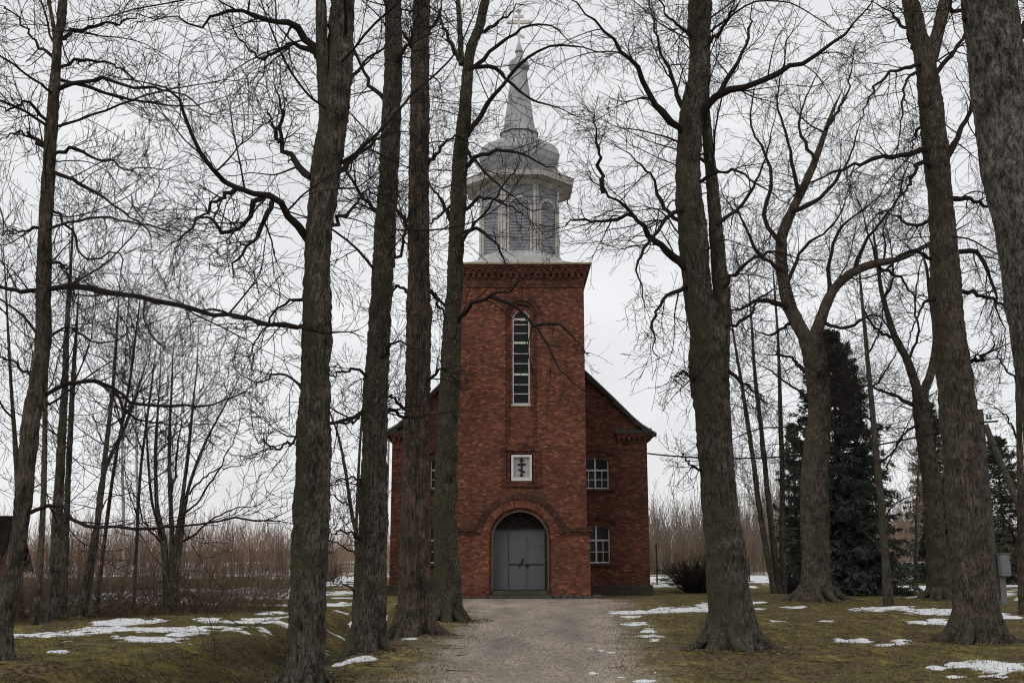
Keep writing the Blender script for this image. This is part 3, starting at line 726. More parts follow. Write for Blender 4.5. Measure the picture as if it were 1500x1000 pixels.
dm = MB(); dm.lathe(AX, TCY, [(1.38, 18.45), (1.50, 18.52), (1.72, 18.78), (1.90, 19.10), (1.96, 19.38), (1.88, 19.68), (1.62, 19.95), (1.22, 20.15), (.98, 20.24), (.90, 20.34)], 8); 
dm.lathe(AX, TCY, [(1.975, 19.36), (1.985, 19.38), (1.975, 19.40)], 8, caps=False)
dm.build('onion_dome', M['tin'], church)
sp = MB(); sp.lathe(AX, TCY, [(.95, 20.30), (.90, 20.42), (.80, 20.75), (.70, 21.3), (.61, 22.0), (.50, 22.8), (.40, 23.6), (.36, 23.75)], 8); sp.lathe(AX, TCY, [(.93, 20.62), (.95, 20.60), (.86, 20.8)], 8, caps=False)
sp.build('spire', M['tin'], church)
bl = MB(); bl.lathe(AX, TCY, [(.24, 23.70), (.38, 23.78), (.49, 23.93), (.50, 24.05), (.42, 24.25), (.25, 24.38), (.15, 24.5), (.13, 24.7), (.20, 24.75), (.17, 24.85), (.09, 25.1), (.06, 25.2)], 16); bl.build('finial', M['tin'], church, smooth=0)
cr = MB(); yb = TCY
cr.box(AX - .055, AX + .055, yb - .05, yb + .05, 25.1, 26.75); cr.box(AX - .47, AX + .47, yb - .047, yb + .047, 26.18, 26.36); cr.box(AX - .22, AX + .22, yb - .046, yb + .046, 26.50, 26.60)
cr.extrude([(AX - .26, 25.78), (AX - .26, 25.66), (AX + .26, 25.44), (AX + .26, 25.56)], [], yb - .048, yb + .048)
cr.lathe(AX, yb, [(.04, 26.72), (.11, 26.78), (.12, 26.84), (.06, 26.93)], 10)
for sgn in (-1, 1): cr.lathe(AX + sgn * .50, yb, [(.03, 26.16), (.10, 26.22), (.10, 26.32), (.03, 26.38)], 10)
cr.build('spire_cross', M['cross'], church)
# nave
RP = [(0, 12.5), (2.95, 9.62), (4.1, 8.50), (4.95, 7.64), (5.35, 7.29), (5.97, 6.90)]
BL = 20.0
wins = []
for sgn in (-1, 1):
    cxw = AX + sgn * 3.30
    for (z0, zs, rise) in ((1.33, 2.78, .15), (4.49, 5.70, .15)): wins.append((cxw, z0, zs, rise))
nv = MB()
gab = [(AX - BH, -.3), (AX + BH, -.3), (AX + BH, 7.05)] + [(AX + x, z - .12) for x, z in reversed(RP[:4])] + [(AX - x, z - .12) for x, z in RP[1:4]] + [(AX - BH, 7.05)]
nv.extrude(gab, [arch_open(c_, .60, z0, zs, r_) for (c_, z0, zs, r_) in wins], BY, BY + .45)
for sgn in (-1, 1):
    a_, b_ = sorted((AX + sgn * BH, AX + sgn * (BH - .45)))
    side = [(BY + .4505, -.3), (BY + BL, -.3), (BY + BL, 7.0), (BY + .4505, 7.0)]
    hs = []
    for k in range(5):
        c_ = BY + 2.6 + k * 3.7; hs.append(arch_open(c_, .7, 1.5, 5.2, None, 12))
    nv.extrude(side, hs, a_, b_, lambda x, y, z: (y, x, z))
nv.extrude(gab, [], BY + BL, BY + BL + .45)
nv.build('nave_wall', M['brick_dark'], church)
for (c_, z0, zs, r_) in wins:
    big = z0 > 3
    hgt = zs + r_ - z0
    zt = z0 + hgt * (.60 if big else .61)
    window(c_, .585, z0 + .01, zs - .005, BY + .14, r_, [(zt, .035, 0), (z0 + (zt - z0) * .50, .016, 0)], True, None, [(c_ + s * .29, z0 + .05, zt) for s in (-1, 1)])
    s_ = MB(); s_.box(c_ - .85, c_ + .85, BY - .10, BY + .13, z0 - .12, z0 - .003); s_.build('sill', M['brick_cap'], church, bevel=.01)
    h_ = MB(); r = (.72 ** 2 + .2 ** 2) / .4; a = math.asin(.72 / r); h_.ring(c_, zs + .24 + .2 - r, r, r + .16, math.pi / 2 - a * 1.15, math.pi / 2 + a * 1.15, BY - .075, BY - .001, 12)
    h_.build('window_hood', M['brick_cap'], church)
for sgn in (-1, 1):
    for k in range(5):
        c_ = BY + 2.6 + k * 3.7; g = MB(); xg = AX + sgn * (BH - .2)
        a_, b_ = sorted((xg, xg + sgn * .01)); g.extrude(arch_open(c_, .71, 1.49, 5.2, None, 12), [], a_, b_, lambda x, y, z: (y, x, z)); g.build('pane', M['glass'], church)
        f = MB(); a_, b_ = sorted((xg + sgn * .02, xg + sgn * .06)); f.extrude(arch_open(c_, .70, 1.5, 5.2, None, 12), [arch_open(c_, .63, 1.57, 5.2, None, 12)], a_, b_, lambda x, y, z: (y, x, z))
        f.box(a_ , b_ , c_ - .03, c_ + .03, 1.57, 5.8); f.box(a_, b_, c_ - .63, c_ - .031, 3.3, 3.36); f.box(a_, b_, c_ + .031, c_ + .63, 3.3, 3.36); f.build('window', M['frame'], church)
bp = MB()
bp.box(AX - BH - .11, AX - TH - .12, BY - .10, BY - .002, -.3, .42); bp.box(AX + TH + .12, AX + BH + .11, BY - .10, BY - .002, -.3, .42)
for sgn in (-1, 1):
    a_, b_ = sorted((AX + sgn * (BH + .002), AX + sgn * (BH + .11))); bp.box(a_, b_, BY - .0015, BY + BL, -.3, .42)
bp.build('plinth', plain('mossy_plinth', (.052, .043, .033), .95, .45, 2.5), church, bevel=.02)
# corner piers with corbelled cornice returns
for sgn in (-1, 1):
    k_ = MB()
    def bx(x0, x1, pr, z0, z1):
        a_, b_ = sorted((AX + sgn * x0, AX + sgn * x1)); k_.box(a_, b_, BY - pr, BY - .001, z0, z1)
    for (ox, pr, z0, z1) in ((0, .04, 6.20, 6.30), (.0, .05, 6.52, 6.60), (.10, .17, 6.72, 6.80), (.17, .23, 6.803, 6.88)): bx(4.30 - ox * .6, BH + ox, pr, z0, z1)
    for i in range(6):
        x = 4.26 + i * .235; bx(x, x + .12, .14, 6.601, 6.719)
        bx(x + .02, x + .1, .09, 6.45, 6.519)
    k_.build('corbel_cornice', M['brick_dark'], church)
    k_ = MB()
    a_, b_ = sorted((AX + sgn * 4.15, AX + sgn * (BH + .22)))
    k_.poly([(a_, BY - .27, 6.885), (b_, BY - .27, 6.885), (b_, BY - .002, 7.14), (a_, BY - .002, 7.14)]); k_.poly([(a_, BY - .27, 6.883), (a_, BY - .002, 6.883), (b_, BY - .002, 6.883), (b_, BY - .27, 6.883)])
    k_.poly([(a_, BY - .27, 6.883), (a_, BY - .27, 6.885), (a_, BY - .002, 7.14), (a_, BY - .002, 6.883)]); k_.poly([(b_, BY - .27, 6.883), (b_, BY - .27, 6.885), (b_, BY - .002, 7.14), (b_, BY - .002, 6.883)])
    k_.build('cornice_cap', M['soffit'], church)
    sc_ = MB(); a_, b_ = sorted((AX + sgn * (BH + .003), AX + sgn * (BH + .20)))
    sc_.box(a_, b_, BY + .0, BY + BL, 6.62, 6.86); sc_.build('side_cornice', M['brick_dark'], church)
rf = MB(); up = RP
for sgn in (-1, 1):
    for i in range(len(up) - 1):
        (x0, z0), (x1, z1) = up[i], up[i + 1]; y0, y1 = BY - .32, BY + BL + .6
        A = [(AX + sgn * x0, y0, z0), (AX + sgn * x1, y0, z1), (AX + sgn * x1, y1, z1), (AX + sgn * x0, y1, z0)]
        B = [(p[0], p[1], p[2] - .09) for p in A]
        rf.poly(A); rf.poly(B); rf.poly([A[0], A[1], B[1], B[0]]); rf.poly([A[2], A[3], B[3], B[2]])
        if i == len(up) - 2: rf.poly([A[1], A[2], B[2], B[1]])
rf.build('roof', M['roof'], church)
vb = MB()                                           # dark verge board below the roof edge
for sgn in (-1, 1):
    vb = MB()
    for i in range(1, len(up) - 1):
        (x0, z0), (x1, z1) = up[i], up[i + 1]
        vb.extrude([(AX + sgn * x0, z0 - .093), (AX + sgn * x1, z1 - .093), (AX + sgn * x1, z1 - .20), (AX + sgn * x0, z0 - .30)], [], BY - .26, BY - .19)
    vb.build('verge_board', M['soffit'], church)
gp = MB()                                           # gutter end at the left eave
gp.bar((AX - 5.9, BY - .3, 6.84), (AX - 5.9, BY + BL, 6.84), .14, .12, 8); gp.build('gutter', M['tin'], church)
gp = MB(); gp.bar((AX - 5.9, BY - .1, 6.8), (AX - 5.72, BY - .08, 6.55), .09, .09, 8); gp.bar((AX - 5.72, BY - .08, 6.55), (AX - 5.72, BY - .08, .3), .09, .09, 8); gp.build('downpipe', M['tin'], church)
pd = MB()
pd.box(AX + 2.72, AX + 2.78, BY - .14, BY - .08, 6.05, 6.3)
for k in range(2): pd.bar((AX + 2.85 + k * .12, BY - .12, 6.1), (AX + 2.87 + k * .12, BY - .1, 5.75), .02)
pd.build('cable_bracket', M['black'], church)
# ------------------------------------------------------------------ trees
def resample(P, n):
    """Catmull-Rom through the rows of P, n samples evenly along it"""
    P = np.asarray(P, float); m = len(P)
    if m == 2:
        t = np.linspace(0, 1, n)[:, None]; return P[0] * (1 - t) + P[1] * t
    E = np.vstack([2 * P[0] - P[1], P, 2 * P[-1] - P[-2]]); out_ = []
    for i in range(m - 1):
        a, b_, c_, d_ = E[i:i + 4]; t = np.linspace(0, 1, 12, endpoint=(i == m - 2))[:, None]
        out_.append(.5 * (2 * b_ + (c_ - a) * t + (2 * a - 5 * b_ + 4 * c_ - d_) * t ** 2 + (3 * b_ - a - 3 * c_ + d_) * t ** 3))
    Q = np.vstack(out_); l = np.r_[0, np.cumsum(np.linalg.norm(np.diff(Q[:, :3], axis=0), axis=1))]
    return np.stack([np.interp(np.linspace(0, l[-1], n), l, Q[:, k]) for k in range(Q.shape[1])], -1)
def nrm(v): return v / np.maximum(np.linalg.norm(v, axis=-1, keepdims=True), 1e-9)
def tubes(P, Rd, sides):
    Nn, K, _ = P.shape; T = nrm(np.gradient(P, axis=1)); ref = np.zeros((Nn, 1, 3))
    k = np.argmin(np.abs(T.mean(1)), 1); ref[np.arange(Nn), 0, k] = 1
    U = nrm(np.cross(T, np.broadcast_to(ref, T.shape))); Wv = np.cross(T, U)
    a = np.arange(sides) * 2 * math.pi / sides
    V = P[:, :, None] + Rd[:, :, None, None] * (np.cos(a)[:, None] * U[:, :, None] + np.sin(a)[:, None] * Wv[:, :, None])
    i = np.arange(Nn * K * sides).reshape(Nn, K, sides); j = np.roll(i, -1, 2)
    Fq = np.stack([i[:, :-1], j[:, :-1], j[:, 1:], i[:, 1:]], -1).reshape(-1, 4)
    return V.reshape(-1, 3), Fq
class Tubes:
    def __init__(s): s.V = []; s.F = []; s.n = 0
    def add(s, P, Rd, sides):
        if len(P) == 0: return
        V, Fq = tubes(P, Rd, sides); s.V.append(V); s.F.append(Fq + s.n); s.n += len(V)
    def addVF(s, V, Fq): s.V.append(V); s.F.append(Fq + s.n); s.n += len(V)
    def build(s, name, mat, parent=None): return mesh_np(name, np.vstack(s.V), np.vstack(s.F), mat, parent, smooth=True)
def grow(start, d, Ln, K, wig, up, rng, zig=0.0):
    Nn = len(start); P = np.zeros((Nn, K, 3)); P[:, 0] = start; d = nrm(d); st = (Ln / (K - 1))[:, None]
    z = nrm(rng.normal(size=(Nn, 3)))
    for k in range(1, K):
        d = nrm(d + rng.normal(size=(Nn, 3)) * wig + np.array([0, 0, 1.0]) * (up if np.ndim(up) == 0 else up[:, None]) + z * zig * (1 if k % 2 else -1))
        P[:, k] = P[:, k - 1] + d * st
    return P
def spawn(P, Rd, n, t0, t1, rng, ang, lenf, K, wig, up, rr=(.75, 1), rmax=9, tip=.25, zig=0, flat=0.0, rmin=.0022):
    """children of a batch of polylines; returns (P, R)"""
    Nn, Kp, _ = P.shape
    idx = np.repeat(np.arange(Nn), n)
    t = np.tile((np.arange(n) + .5) / n, Nn) + rng.uniform(-.5, .5, Nn * n) / n
    t = t0 + (t1 - t0) * t; f = np.clip(t, 0, .9999) * (Kp - 1); i = f.astype(int); q = (f - i)[:, None]
    pos = P[idx, i] * (1 - q) + P[idx, i + 1] * q; tan = nrm(P[idx, i + 1] - P[idx, i]); r = Rd[idx, i] * (1 - q[:, 0]) + Rd[idx, i + 1] * q[:, 0]
    side = nrm(np.cross(tan, rng.normal(size=tan.shape)))
    if flat: side = nrm(side * np.array([1, 1, 1 - flat]))
    a = rng.uniform(ang[0], ang[1], len(idx))[:, None]; d = tan * np.cos(a) + side * np.sin(a)
    plen = np.linalg.norm(np.diff(P, axis=1), axis=2).sum(1)[idx]
    Ln = lenf(plen, t, rng, len(idx))
    C_ = grow(pos, d, Ln, K, wig, up, rng, zig)
    r0 = np.minimum(np.minimum(r * rng.uniform(rr[0], rr[1], len(idx)), rmax), .0035 + Ln * .018)
    r0 = np.maximum(r0, rmin)
    Rc = np.maximum(r0[:, None] * (1 - (1 - tip) * np.linspace(0, 1, K)[None] ** .9), rmin)
    return C_, Rc

def trunk_mesh(pts, seed, flare=.5, lobes=5, rough=.02, sides=44, step=.075, knobs=3, amp=1.0, flare_h=.38):
    """pts: rows (x, y, z, radius); rough, ridged, with root flare"""
    rg = np.random.default_rng(seed)
    L_ = np.linalg.norm(np.diff(np.array(pts)[:, :3], axis=0), axis=1).sum(); n = max(int(L_ / step), 8)
    Q = resample(pts, n); P = Q[:, :3]; r = Q[:, 3]
    a = np.arange(sides) * 2 * math.pi / sides; T = nrm(np.gradient(P, axis=0)); U = nrm(np.cross(T, np.array([0, 1.0, 0]))); Wv = np.cross(T, U)
    dirv = np.cos(a)[None, :, None] * U[:, None] + np.sin(a)[None, :, None] * Wv[:, None]
    h = (P[:, 2] - P[0, 2]); ph = rg.random(4) * 6.28
    lob = (.7 + .9 * np.cos(lobes * a + ph[0] + .8 * np.sin(a + ph[1])))[None] * (.8 + .4 * np.cos(a + ph[2]))[None]
    base = r[:, None] * (1 + flare * np.exp(-h / flare_h)[:, None] * lob + .05 * np.cos(2 * a + ph[3])[None])
    C0 = P[:, None] + dirv * r[:, None, None]
    n1 = vnoise(C0 * np.array([9, 9, 1.3]) + seed); n2 = vnoise(C0 * np.array([22, 22, 3.5]) + seed * 2); n3 = vnoise(C0 * np.array([2.2, 2.2, 1.1]) + 7 * seed); n4 = vnoise(C0 * np.array([40, 40, 22]) + seed)
    disp = rough * amp * (.8 * (1 - 2 * np.abs(n1)) - .5 + .5 * n2 + 1.0 * n4) + .035 * n3 * np.clip(r / .3, .2, 1.2)[:, None]
    for k in range(7):
        hk, ak, sk_ = rg.uniform(.8, 11), rg.uniform(0, 6.28), rg.uniform(.07, .16)
        dk = np.sqrt(((h[:, None] - hk) * .8) ** 2 + (r[:, None] * (np.mod(a[None] - ak + math.pi, 2 * math.pi) - math.pi)) ** 2)
        disp = disp + rg.uniform(.02, .06) * np.exp(-(dk / sk_) ** 2) * (1 - 1.3 * np.exp(-(dk / (.4 * sk_)) ** 2)) * np.clip((r[:, None] - .12) / .15, 0, 1)
    V = P[:, None] + dirv * (base + disp * np.clip(r / .22, .15, 1)[:, None])[..., None]
    i = np.arange(n * sides).reshape(n, sides); j = np.roll(i, -1, 1)
    return V.reshape(-1, 3), np.stack([i[:-1], j[:-1], j[1:], i[1:]], -1).reshape(-1, 4)

KL = 16
def tree(name, label, group, Y, trunk, stems=(), limbs=(), fill=14, fill_z=(3, 16), top=7.0, bark='bark', seed=1, flare=.5, dens=1.0, limb_len=(2.5, 5), dz=0, twig='twig', rough=.03, cat='tree', up_limbs=8, l4=True, droop=0.0, sink=.12, vtop=0, twr=1.0, lobes=5, az=None, flare_h=.38):
    rg = np.random.default_rng(seed)
    x0, _ = at(trunk[0][0], trunk[0][1], Y); z0 = float(H(x0, Y)); 
    root = thing(name, (float(x0), Y, z0), label, cat, group)
    def pts3(tr, ya=0, yb=0):
        o_ = []
        for k, q in enumerate(tr):
            yy = Y + ya + (yb - ya) * k / max(len(tr) - 1, 1)
            x, z = at(q[0], q[1], yy); o_.append((float(x), yy, float(z), float(q[2] * mpp(q[1], yy) / 2)))
        return o_
    tp = pts3(trunk); tp[0] = (tp[0][0], Y, z0 - sink, tp[0][3])
    if not top: tp.append((*(np.array(tp[-1][:3]) + (np.array(tp[-1][:3]) - np.array(tp[-2][:3])) * .8), .006)) if trunk[-1][2] < 12 else None
    if top:
        a = np.array(tp[-1]); b_ = np.array(tp[-2]); d = (a - b_)[:3]; d = d / np.linalg.norm(d); d = d * .8 + np.array([0, 0, .2]); 
        m1 = a[:3] + d * top * .5 + rg.normal(size=3) * .2; m2 = a[:3] + d * top + rg.normal(size=3) * .5
        tp += [(*m1, a[3] * .6), (*m2, .02)]
    tm = Tubes(); tm.addVF(*trunk_mesh(tp, seed, flare, lobes=lobes, rough=rough, flare_h=flare_h))
    spines = [resample(tp, 60)]
    if flare >= .4 and trunk[0][2] > 25:
        rb0 = tp[0][3]
        for k in range(6):
            ak = k * 1.047 + rg.uniform(-.35, .35); ln_r = rb0 * rg.uniform(1.3, 2.3); m_ = 12; tt2 = np.linspace(0, 1, m_); bend = rg.uniform(-.5, .5)
            rx = tp[0][0] + np.cos(ak + bend * tt2) * (rb0 * .75 + ln_r * tt2); ry = Y + np.sin(ak + bend * tt2) * (rb0 * .75 + ln_r * tt2)
            rz = H(rx, ry) + (rb0 * .75) * (1 - tt2) ** 2.6 - .035 * tt2 - .01; rr2 = rb0 * rg.uniform(.24, .36) * (1 - .72 * tt2) + .01 * np.sin(tt2 * 9 + k)
            tm.add(np.stack([rx, ry, rz], -1)[None], np.maximum(rr2, .015)[None], 12)
    for k, s_ in enumerate(stems):
        sp_ = pts3(s_, 0, rg.uniform(-.5, .5)); a = np.array(sp_[-1]); b_ = np.array(sp_[-2]); 
        if True:
            d = nrm((a - b_)[:3] + 1e-9); e_ = 2.5 if s_[-1][1] <= 5 else 1.0; sp_ += [(*(a[:3] + d * e_), a[3] * .6), (*(a[:3] + d * 2 * e_ + rg.normal(size=3) * .1 * e_), .006)]
        tm.addVF(*trunk_mesh(sp_, seed + 50 + k, 0, rough=rough * .7, sides=24)); spines.append(resample(sp_, 60))
    tm.build('trunk', M[bark], root)
    LP, LRd = [], []
    for (w0, lp, dy, *wend) in limbs:
        yb = Y + dy; m = len(lp); q = []
        for k, (u, v) in enumerate(lp):
            yy = Y + dy * k / (m - 1); x, z = at(u, v, yy); q.append((float(x), yy, float(z)))
        q = resample(q, KL); w1 = wend[0] if wend else 1.4
        rr_ = .9 * (w0 + (w1 - w0) * np.linspace(0, 1, KL) ** .95) * mpp(lp[0][1], Y) / 2
        q[1:] += rg.normal(size=(KL - 1, 3)) * .025 * np.array([1, 2, 1])
        LP.append(q); LRd.append(rr_ * (1 + rg.uniform(-.12, .14, KL)))
        # the limb goes on past its traced end
    def proc(n, za, zb, up, rr_):
        for k in range(n):
            sp_ = spines[0] if (len(spines) == 1 or rg.random() < .6) else spines[rg.integers(1, len(spines))]
            zz = za + (zb - za) * (k + rg.random()) / n; i = int(np.argmin(np.abs(sp_[:, 2] - zz)))
            if abs(sp_[i, 2] - zz) > .6: i = rg.integers(len(sp_) // 2, len(sp_) - 4)
            a = rg.random() * 6.28 if az is None else rg.normal(az[0], az[1]); e = rg.uniform(-.1, .75) + up; L_ = rg.uniform(*limb_len)
            d = np.array([[math.cos(a) * math.cos(e), math.sin(a) * math.cos(e), math.sin(e)]])
            g_ = grow(sp_[i:i + 1, :3], d, np.array([L_]), KL, .10, rg.uniform(-.06, .07) - droop, rg, .05)[0]
            r0 = min(sp_[i, 3] * .5, rg.uniform(*rr_) * L_)
            LP.append(g_); LRd.append(np.maximum(r0 * (1 - .82 * np.linspace(0, 1, KL)), .004) * (1 + rg.uniform(-.1, .12, KL)))
    nf = int(fill)
    if nf: proc(nf, fill_z[0], fill_z[1], 0, (.004, .0075))
    zt = spines[0][-1, 2]
    if up_limbs: proc(up_limbs, fill_z[1], max(zt - .5, fill_z[1] + .5), .25, (.007, .012))
    if not LP: return root
    P1, R1 = np.array(LP), np.array(LRd)
    tb_ = Tubes(); tb_.add(P1, R1, 9)
    n2, n3, n4 = max(int(10 * dens), 3), max(int(5 * dens), 2), 2
    P2, R2 = spawn(P1, R1, n2, .12, 1.0, rg, (.45, 1.25), lambda pl, t, r, n: np.clip(pl * .50 * (1.12 - .6 * t), .6, 3.0) * r.uniform(.5, 1.3, n), 11, .12, .025 - droop, (.3, .55), .018, .22, .06, rmin=.0045 * twr)
    Pt, Rt = spawn(P1, R1, 2, .985, 1.0, rg, (.05, .45), lambda pl, t, r, n: r.uniform(.6, 1.6, n), 11, .12, .02, (.8, 1), .03, .2, .05, rmin=.003)
    P2 = np.concatenate([P2, Pt]); R2 = np.concatenate([R2, Rt])
    tb_.add(P2, R2, 5)
    P3, R3 = spawn(P2, R2, n3, .12, 1.0, rg, (.4, 1.1), lambda pl, t, r, n: np.clip(pl * .52 * (1.1 - .5 * t), .35, 1.5) * r.uniform(.45, 1.35, n), 9, .15, .035 - droop, (.5, .8), .008 * twr, .45, .09, rmin=.0040 * twr)
    tb_.add(P3, R3, 4)
    if l4:
        P4, R4 = spawn(P3, R3, n4, .25, .95, rg, (.4, 1.0), lambda pl, t, r, n: np.clip(pl * .5, .2, .7) * r.uniform(.45, 1.3, n), 6, .16, .05 - droop * .5, (.6, .9), .0048 * twr, .7, .06, rmin=.0033 * twr)
        tb_.add(P4, R4, 3)
    tb_.build('branches', M[twig], root)
    return root

AV = 'old lime trees lining the gravel path'
tree('lime_tree', 'mossy forked lime trunk nearest the camera on the left side of the gravel path', AV, 15.8,
     [(446, 990, 58), (449, 930, 54), (452, 850, 51), (457, 700, 53), (464, 500, 43), (468, 350, 41), (478, 250, 45), (490, 170, 45), (499, 100, 36), (503, 0, 35)],
     stems=[[(480, 195, 20), (473, 100, 18), (470, 0, 15)]],
     limbs=[(13, [(466, 85), (445, 45), (410, 32), (378, 24), (335, 16), (290, 34), (240, 22)], -1.0), (10, [(466, 80), (440, 68), (415, 66), (395, 87), (372, 82), (345, 50)], .8),
            (12, [(456, 260), (430, 235), (410, 205), (411, 165), (402, 110)], .7), (7, [(410, 208), (396, 175), (388, 158)], .3),
            (14, [(452, 352), (425, 320), (410, 300), (380, 287), (345, 277), (300, 230), (272, 165), (245, 128), (190, 118)], -2.2), (9, [(385, 290), (352, 330), (325, 342), (300, 315), (265, 350), (240, 365)], .6),
            (8, [(345, 278), (310, 298), (262, 352)], -.4), (9, [(398, 296), (372, 352), (340, 386), (338, 410)], -1), (10, [(492, 260), (518, 232), (548, 205), (580, 190), (610, 200)], 2.0),
            (7, [(484, 330), (520, 300), (540, 280), (575, 290)], 2.5), (7, [(500, 130), (535, 90), (570, 60), (600, 10)], 2), (6, [(478, 620), (512, 616), (538, 600), (570, 570)], 2.0),
            (7, [(455, 480), (400, 475), (330, 458), (250, 440)], -1.5), (6, [(462, 430), (420, 445), (380, 490), (370, 530)], 1), (5, [(440, 640), (405, 655), (375, 640)], -1), (5, [(442, 570), (410, 545), (380, 560), (340, 540)], 1)],
     fill=11, fill_z=(6, 12.5), seed=3, flare=.45, bark='bark_mossy', limb_len=(2.5, 4.5), droop=.015)
tree('lime_tree', 'straight mossy lime trunk, second from the front on the left of the path', AV, 20.2,
     [(534, 950, 52), (540, 900, 46), (544, 850, 42), (547, 700, 38), (554, 500, 32), (569, 250, 27), (576, 0, 23)],
     limbs=[(10, [(545, 610), (572, 600), (600, 612), (640, 605)], 1.2), (8, [(548, 600), (515, 612), (480, 622), (440, 640), (400, 628)], -1.0), (9, [(566, 330), (540, 300), (515, 265), (490, 210)], .5), (7, [(560, 400), (590, 370), (596, 320), (620, 290)], 1),
            (8, [(572, 150), (545, 130), (520, 80), (505, 20)], 1), (8, [(575, 100), (600, 60), (618, 0)], -1), (6, [(552, 560), (520, 540), (488, 550), (450, 520)], -1), (6, [(553, 530), (580, 500), (605, 510)], -1.4), (5, [(545, 720), (515, 700), (480, 712)], -.7), (5, [(540, 800), (505, 775), (480, 790)], -1)],
     fill=10, fill_z=(6.5, 13), seed=8, flare=.45, bark='bark_mossy', limb_len=(2, 4), droop=.02)
tree('lime_tree', 'smooth dark lime trunk, third from the front on the left of the path', AV, 24.2,
     [(605, 926, 56), (606, 880, 46), (608, 800, 42), (609, 700, 38.5), (613, 500, 34), (614, 250, 28), (618, 0, 23)],
     limbs=[(9, [(606, 345), (585, 315), (570, 290), (545, 270)], .8), (8, [(627, 420), (645, 450), (655, 470)], .4), (7, [(627, 240), (650, 210), (672, 200), (700, 215)], 1), (8, [(615, 80), (590, 50), (575, 10)], -.5), (8, [(617, 60), (640, 30), (650, -5)], .8), (6, [(600, 430), (580, 420), (566, 450)], .8), (6, [(625, 560), (650, 540), (668, 560)], -1), (6, [(595, 600), (570, 580), (550, 590)], -1)],
     fill=9, fill_z=(8, 15), seed=14, flare=.5, bark='bark_stripe', limb_len=(2, 3.5), az=(2.6, 1.3))
tree('lime_tree', 'mossy forked lime trunk standing closest to the church on the left of the path', AV, 29.0,
     [(655, 905, 46), (654, 860, 38), (652, 780, 33), (653, 700, 31), (657, 600, 30), (662, 500, 27), (667, 400, 22), (673, 250, 21), (682, 150, 17), (688, 80, 15), (702, 40, 13), (711, 0, 12)],
     stems=[[(676, 95, 9), (673, 30, 8), (671, 0, 7)]],
     limbs=[(8, [(672, 88), (648, 36), (640, 6)], .5), (9, [(683, 200), (710, 160), (732, 132), (772, 84), (812, 68), (850, 70), (890, 76)], -2.0), (8, [(690, 102), (720, 75), (744, 56), (770, 40), (800, 36), (835, 60)], -1.0), (8, [(693, 98), (725, 98), (745, 118), (780, 145), (810, 155), (838, 166)], .8),
            (8, [(679, 246), (708, 226), (752, 222), (788, 236), (818, 250)], -1.8), (7, [(674, 342), (700, 336), (724, 356), (742, 385), (760, 400)], -1.5), (9, [(664, 328), (648, 300), (638, 280), (628, 268)], .5), (9, [(666, 478), (686, 452), (718, 433), (745, 425), (765, 410)], -2.0), (7, [(716, 434), (745, 444), (775, 468), (805, 510), (820, 540), (852, 570)], -2.0),
            (5, [(782, 478), (815, 475), (845, 500), (860, 520)], -2.0), (6, [(668, 368), (690, 335), (712, 308), (735, 275), (760, 242)], -1.8), (7, [(660, 455), (645, 440), (632, 425)], .5), (6, [(676, 310), (705, 290), (740, 300), (775, 320)], -1.2), (6, [(680, 215), (700, 240), (730, 270), (780, 312)], -2), (7, [(700, 50), (735, 30), (760, 5)], 1), (5, [(662, 300), (640, 320), (620, 330)], .5)],
     fill=5, fill_z=(11, 17), seed=21, flare=.5, bark='bark_green', limb_len=(2, 3.5), dens=.75, az=(2.9, .7))
tree('lime_tree', 'massive twin-stemmed lime on the right of the path nearest the church', AV, 21.0,
     [(1074, 943, 72), (1072, 900, 64), (1066, 850, 60), (1052, 700, 50), (1039, 560, 54), (1034, 480, 50), (1022, 430, 42), (1015, 350, 39), (1007, 250, 33), (1017, 150, 33), (1025, 100, 30), (1026, 0, 32)],
     stems=[[(1096, 950, 40), (1089, 900, 34), (1080, 850, 30), (1065, 700, 24), (1058, 560, 20), (1058, 450, 24), (1052, 380, 22), (1046, 300, 19), (1036, 200, 15), (1030, 120, 12)]],
     limbs=[(15, [(1018, 200), (1040, 150), (1062, 134), (1120, 115), (1190, 82), (1240, 45), (1285, -5)], -1.5), (11, [(1035, 158), (1070, 110), (1095, 60), (1103, 0)], 1.0), (14, [(1006, 395), (975, 365), (945, 340), (912, 300), (885, 280), (868, 265)], -1.5), (8, [(884, 282), (878, 230), (869, 162)], -.6),
            (13, [(1005, 205), (965, 155), (925, 90), (870, 30), (835, -5)], -2), (9, [(1008, 175), (985, 120), (960, 50), (950, 0)], 1), (9, [(1004, 330), (970, 300), (950, 250), (905, 215)], 1.5), (7, [(925, 315), (880, 325), (845, 322), (820, 335)], -.7), (8, [(1000, 300), (960, 340), (935, 390), (945, 440)], -2), (8, [(1012, 420), (980, 430), (955, 470), (960, 520)], -1.5),
            (8, [(1060, 420), (1090, 390), (1130, 370), (1180, 380)], -1), (7, [(1050, 330), (1085, 300), (1120, 240), (1135, 170)], 1), (7, [(1062, 480), (1095, 465), (1120, 430), (1160, 420)], .5), (7, [(1060, 540), (1090, 560), (1120, 590)], -1), (6, [(1020, 560), (1000, 545), (985, 555)], -1), (8, [(1025, 60), (985, 30), (960, -5)], -1), (8, [(1028, 70), (1060, 40), (1085, -5)], -1), (6, [(1020, 270), (1060, 250), (1100, 262), (1150, 300)], -2), (5, [(1030, 690), (1010, 680), (998, 660)], -.6)],
     fill=12, fill_z=(7, 14), seed=33, flare=.55, bark='bark', limb_len=(2, 4), droop=.04, lobes=6, rough=.026)
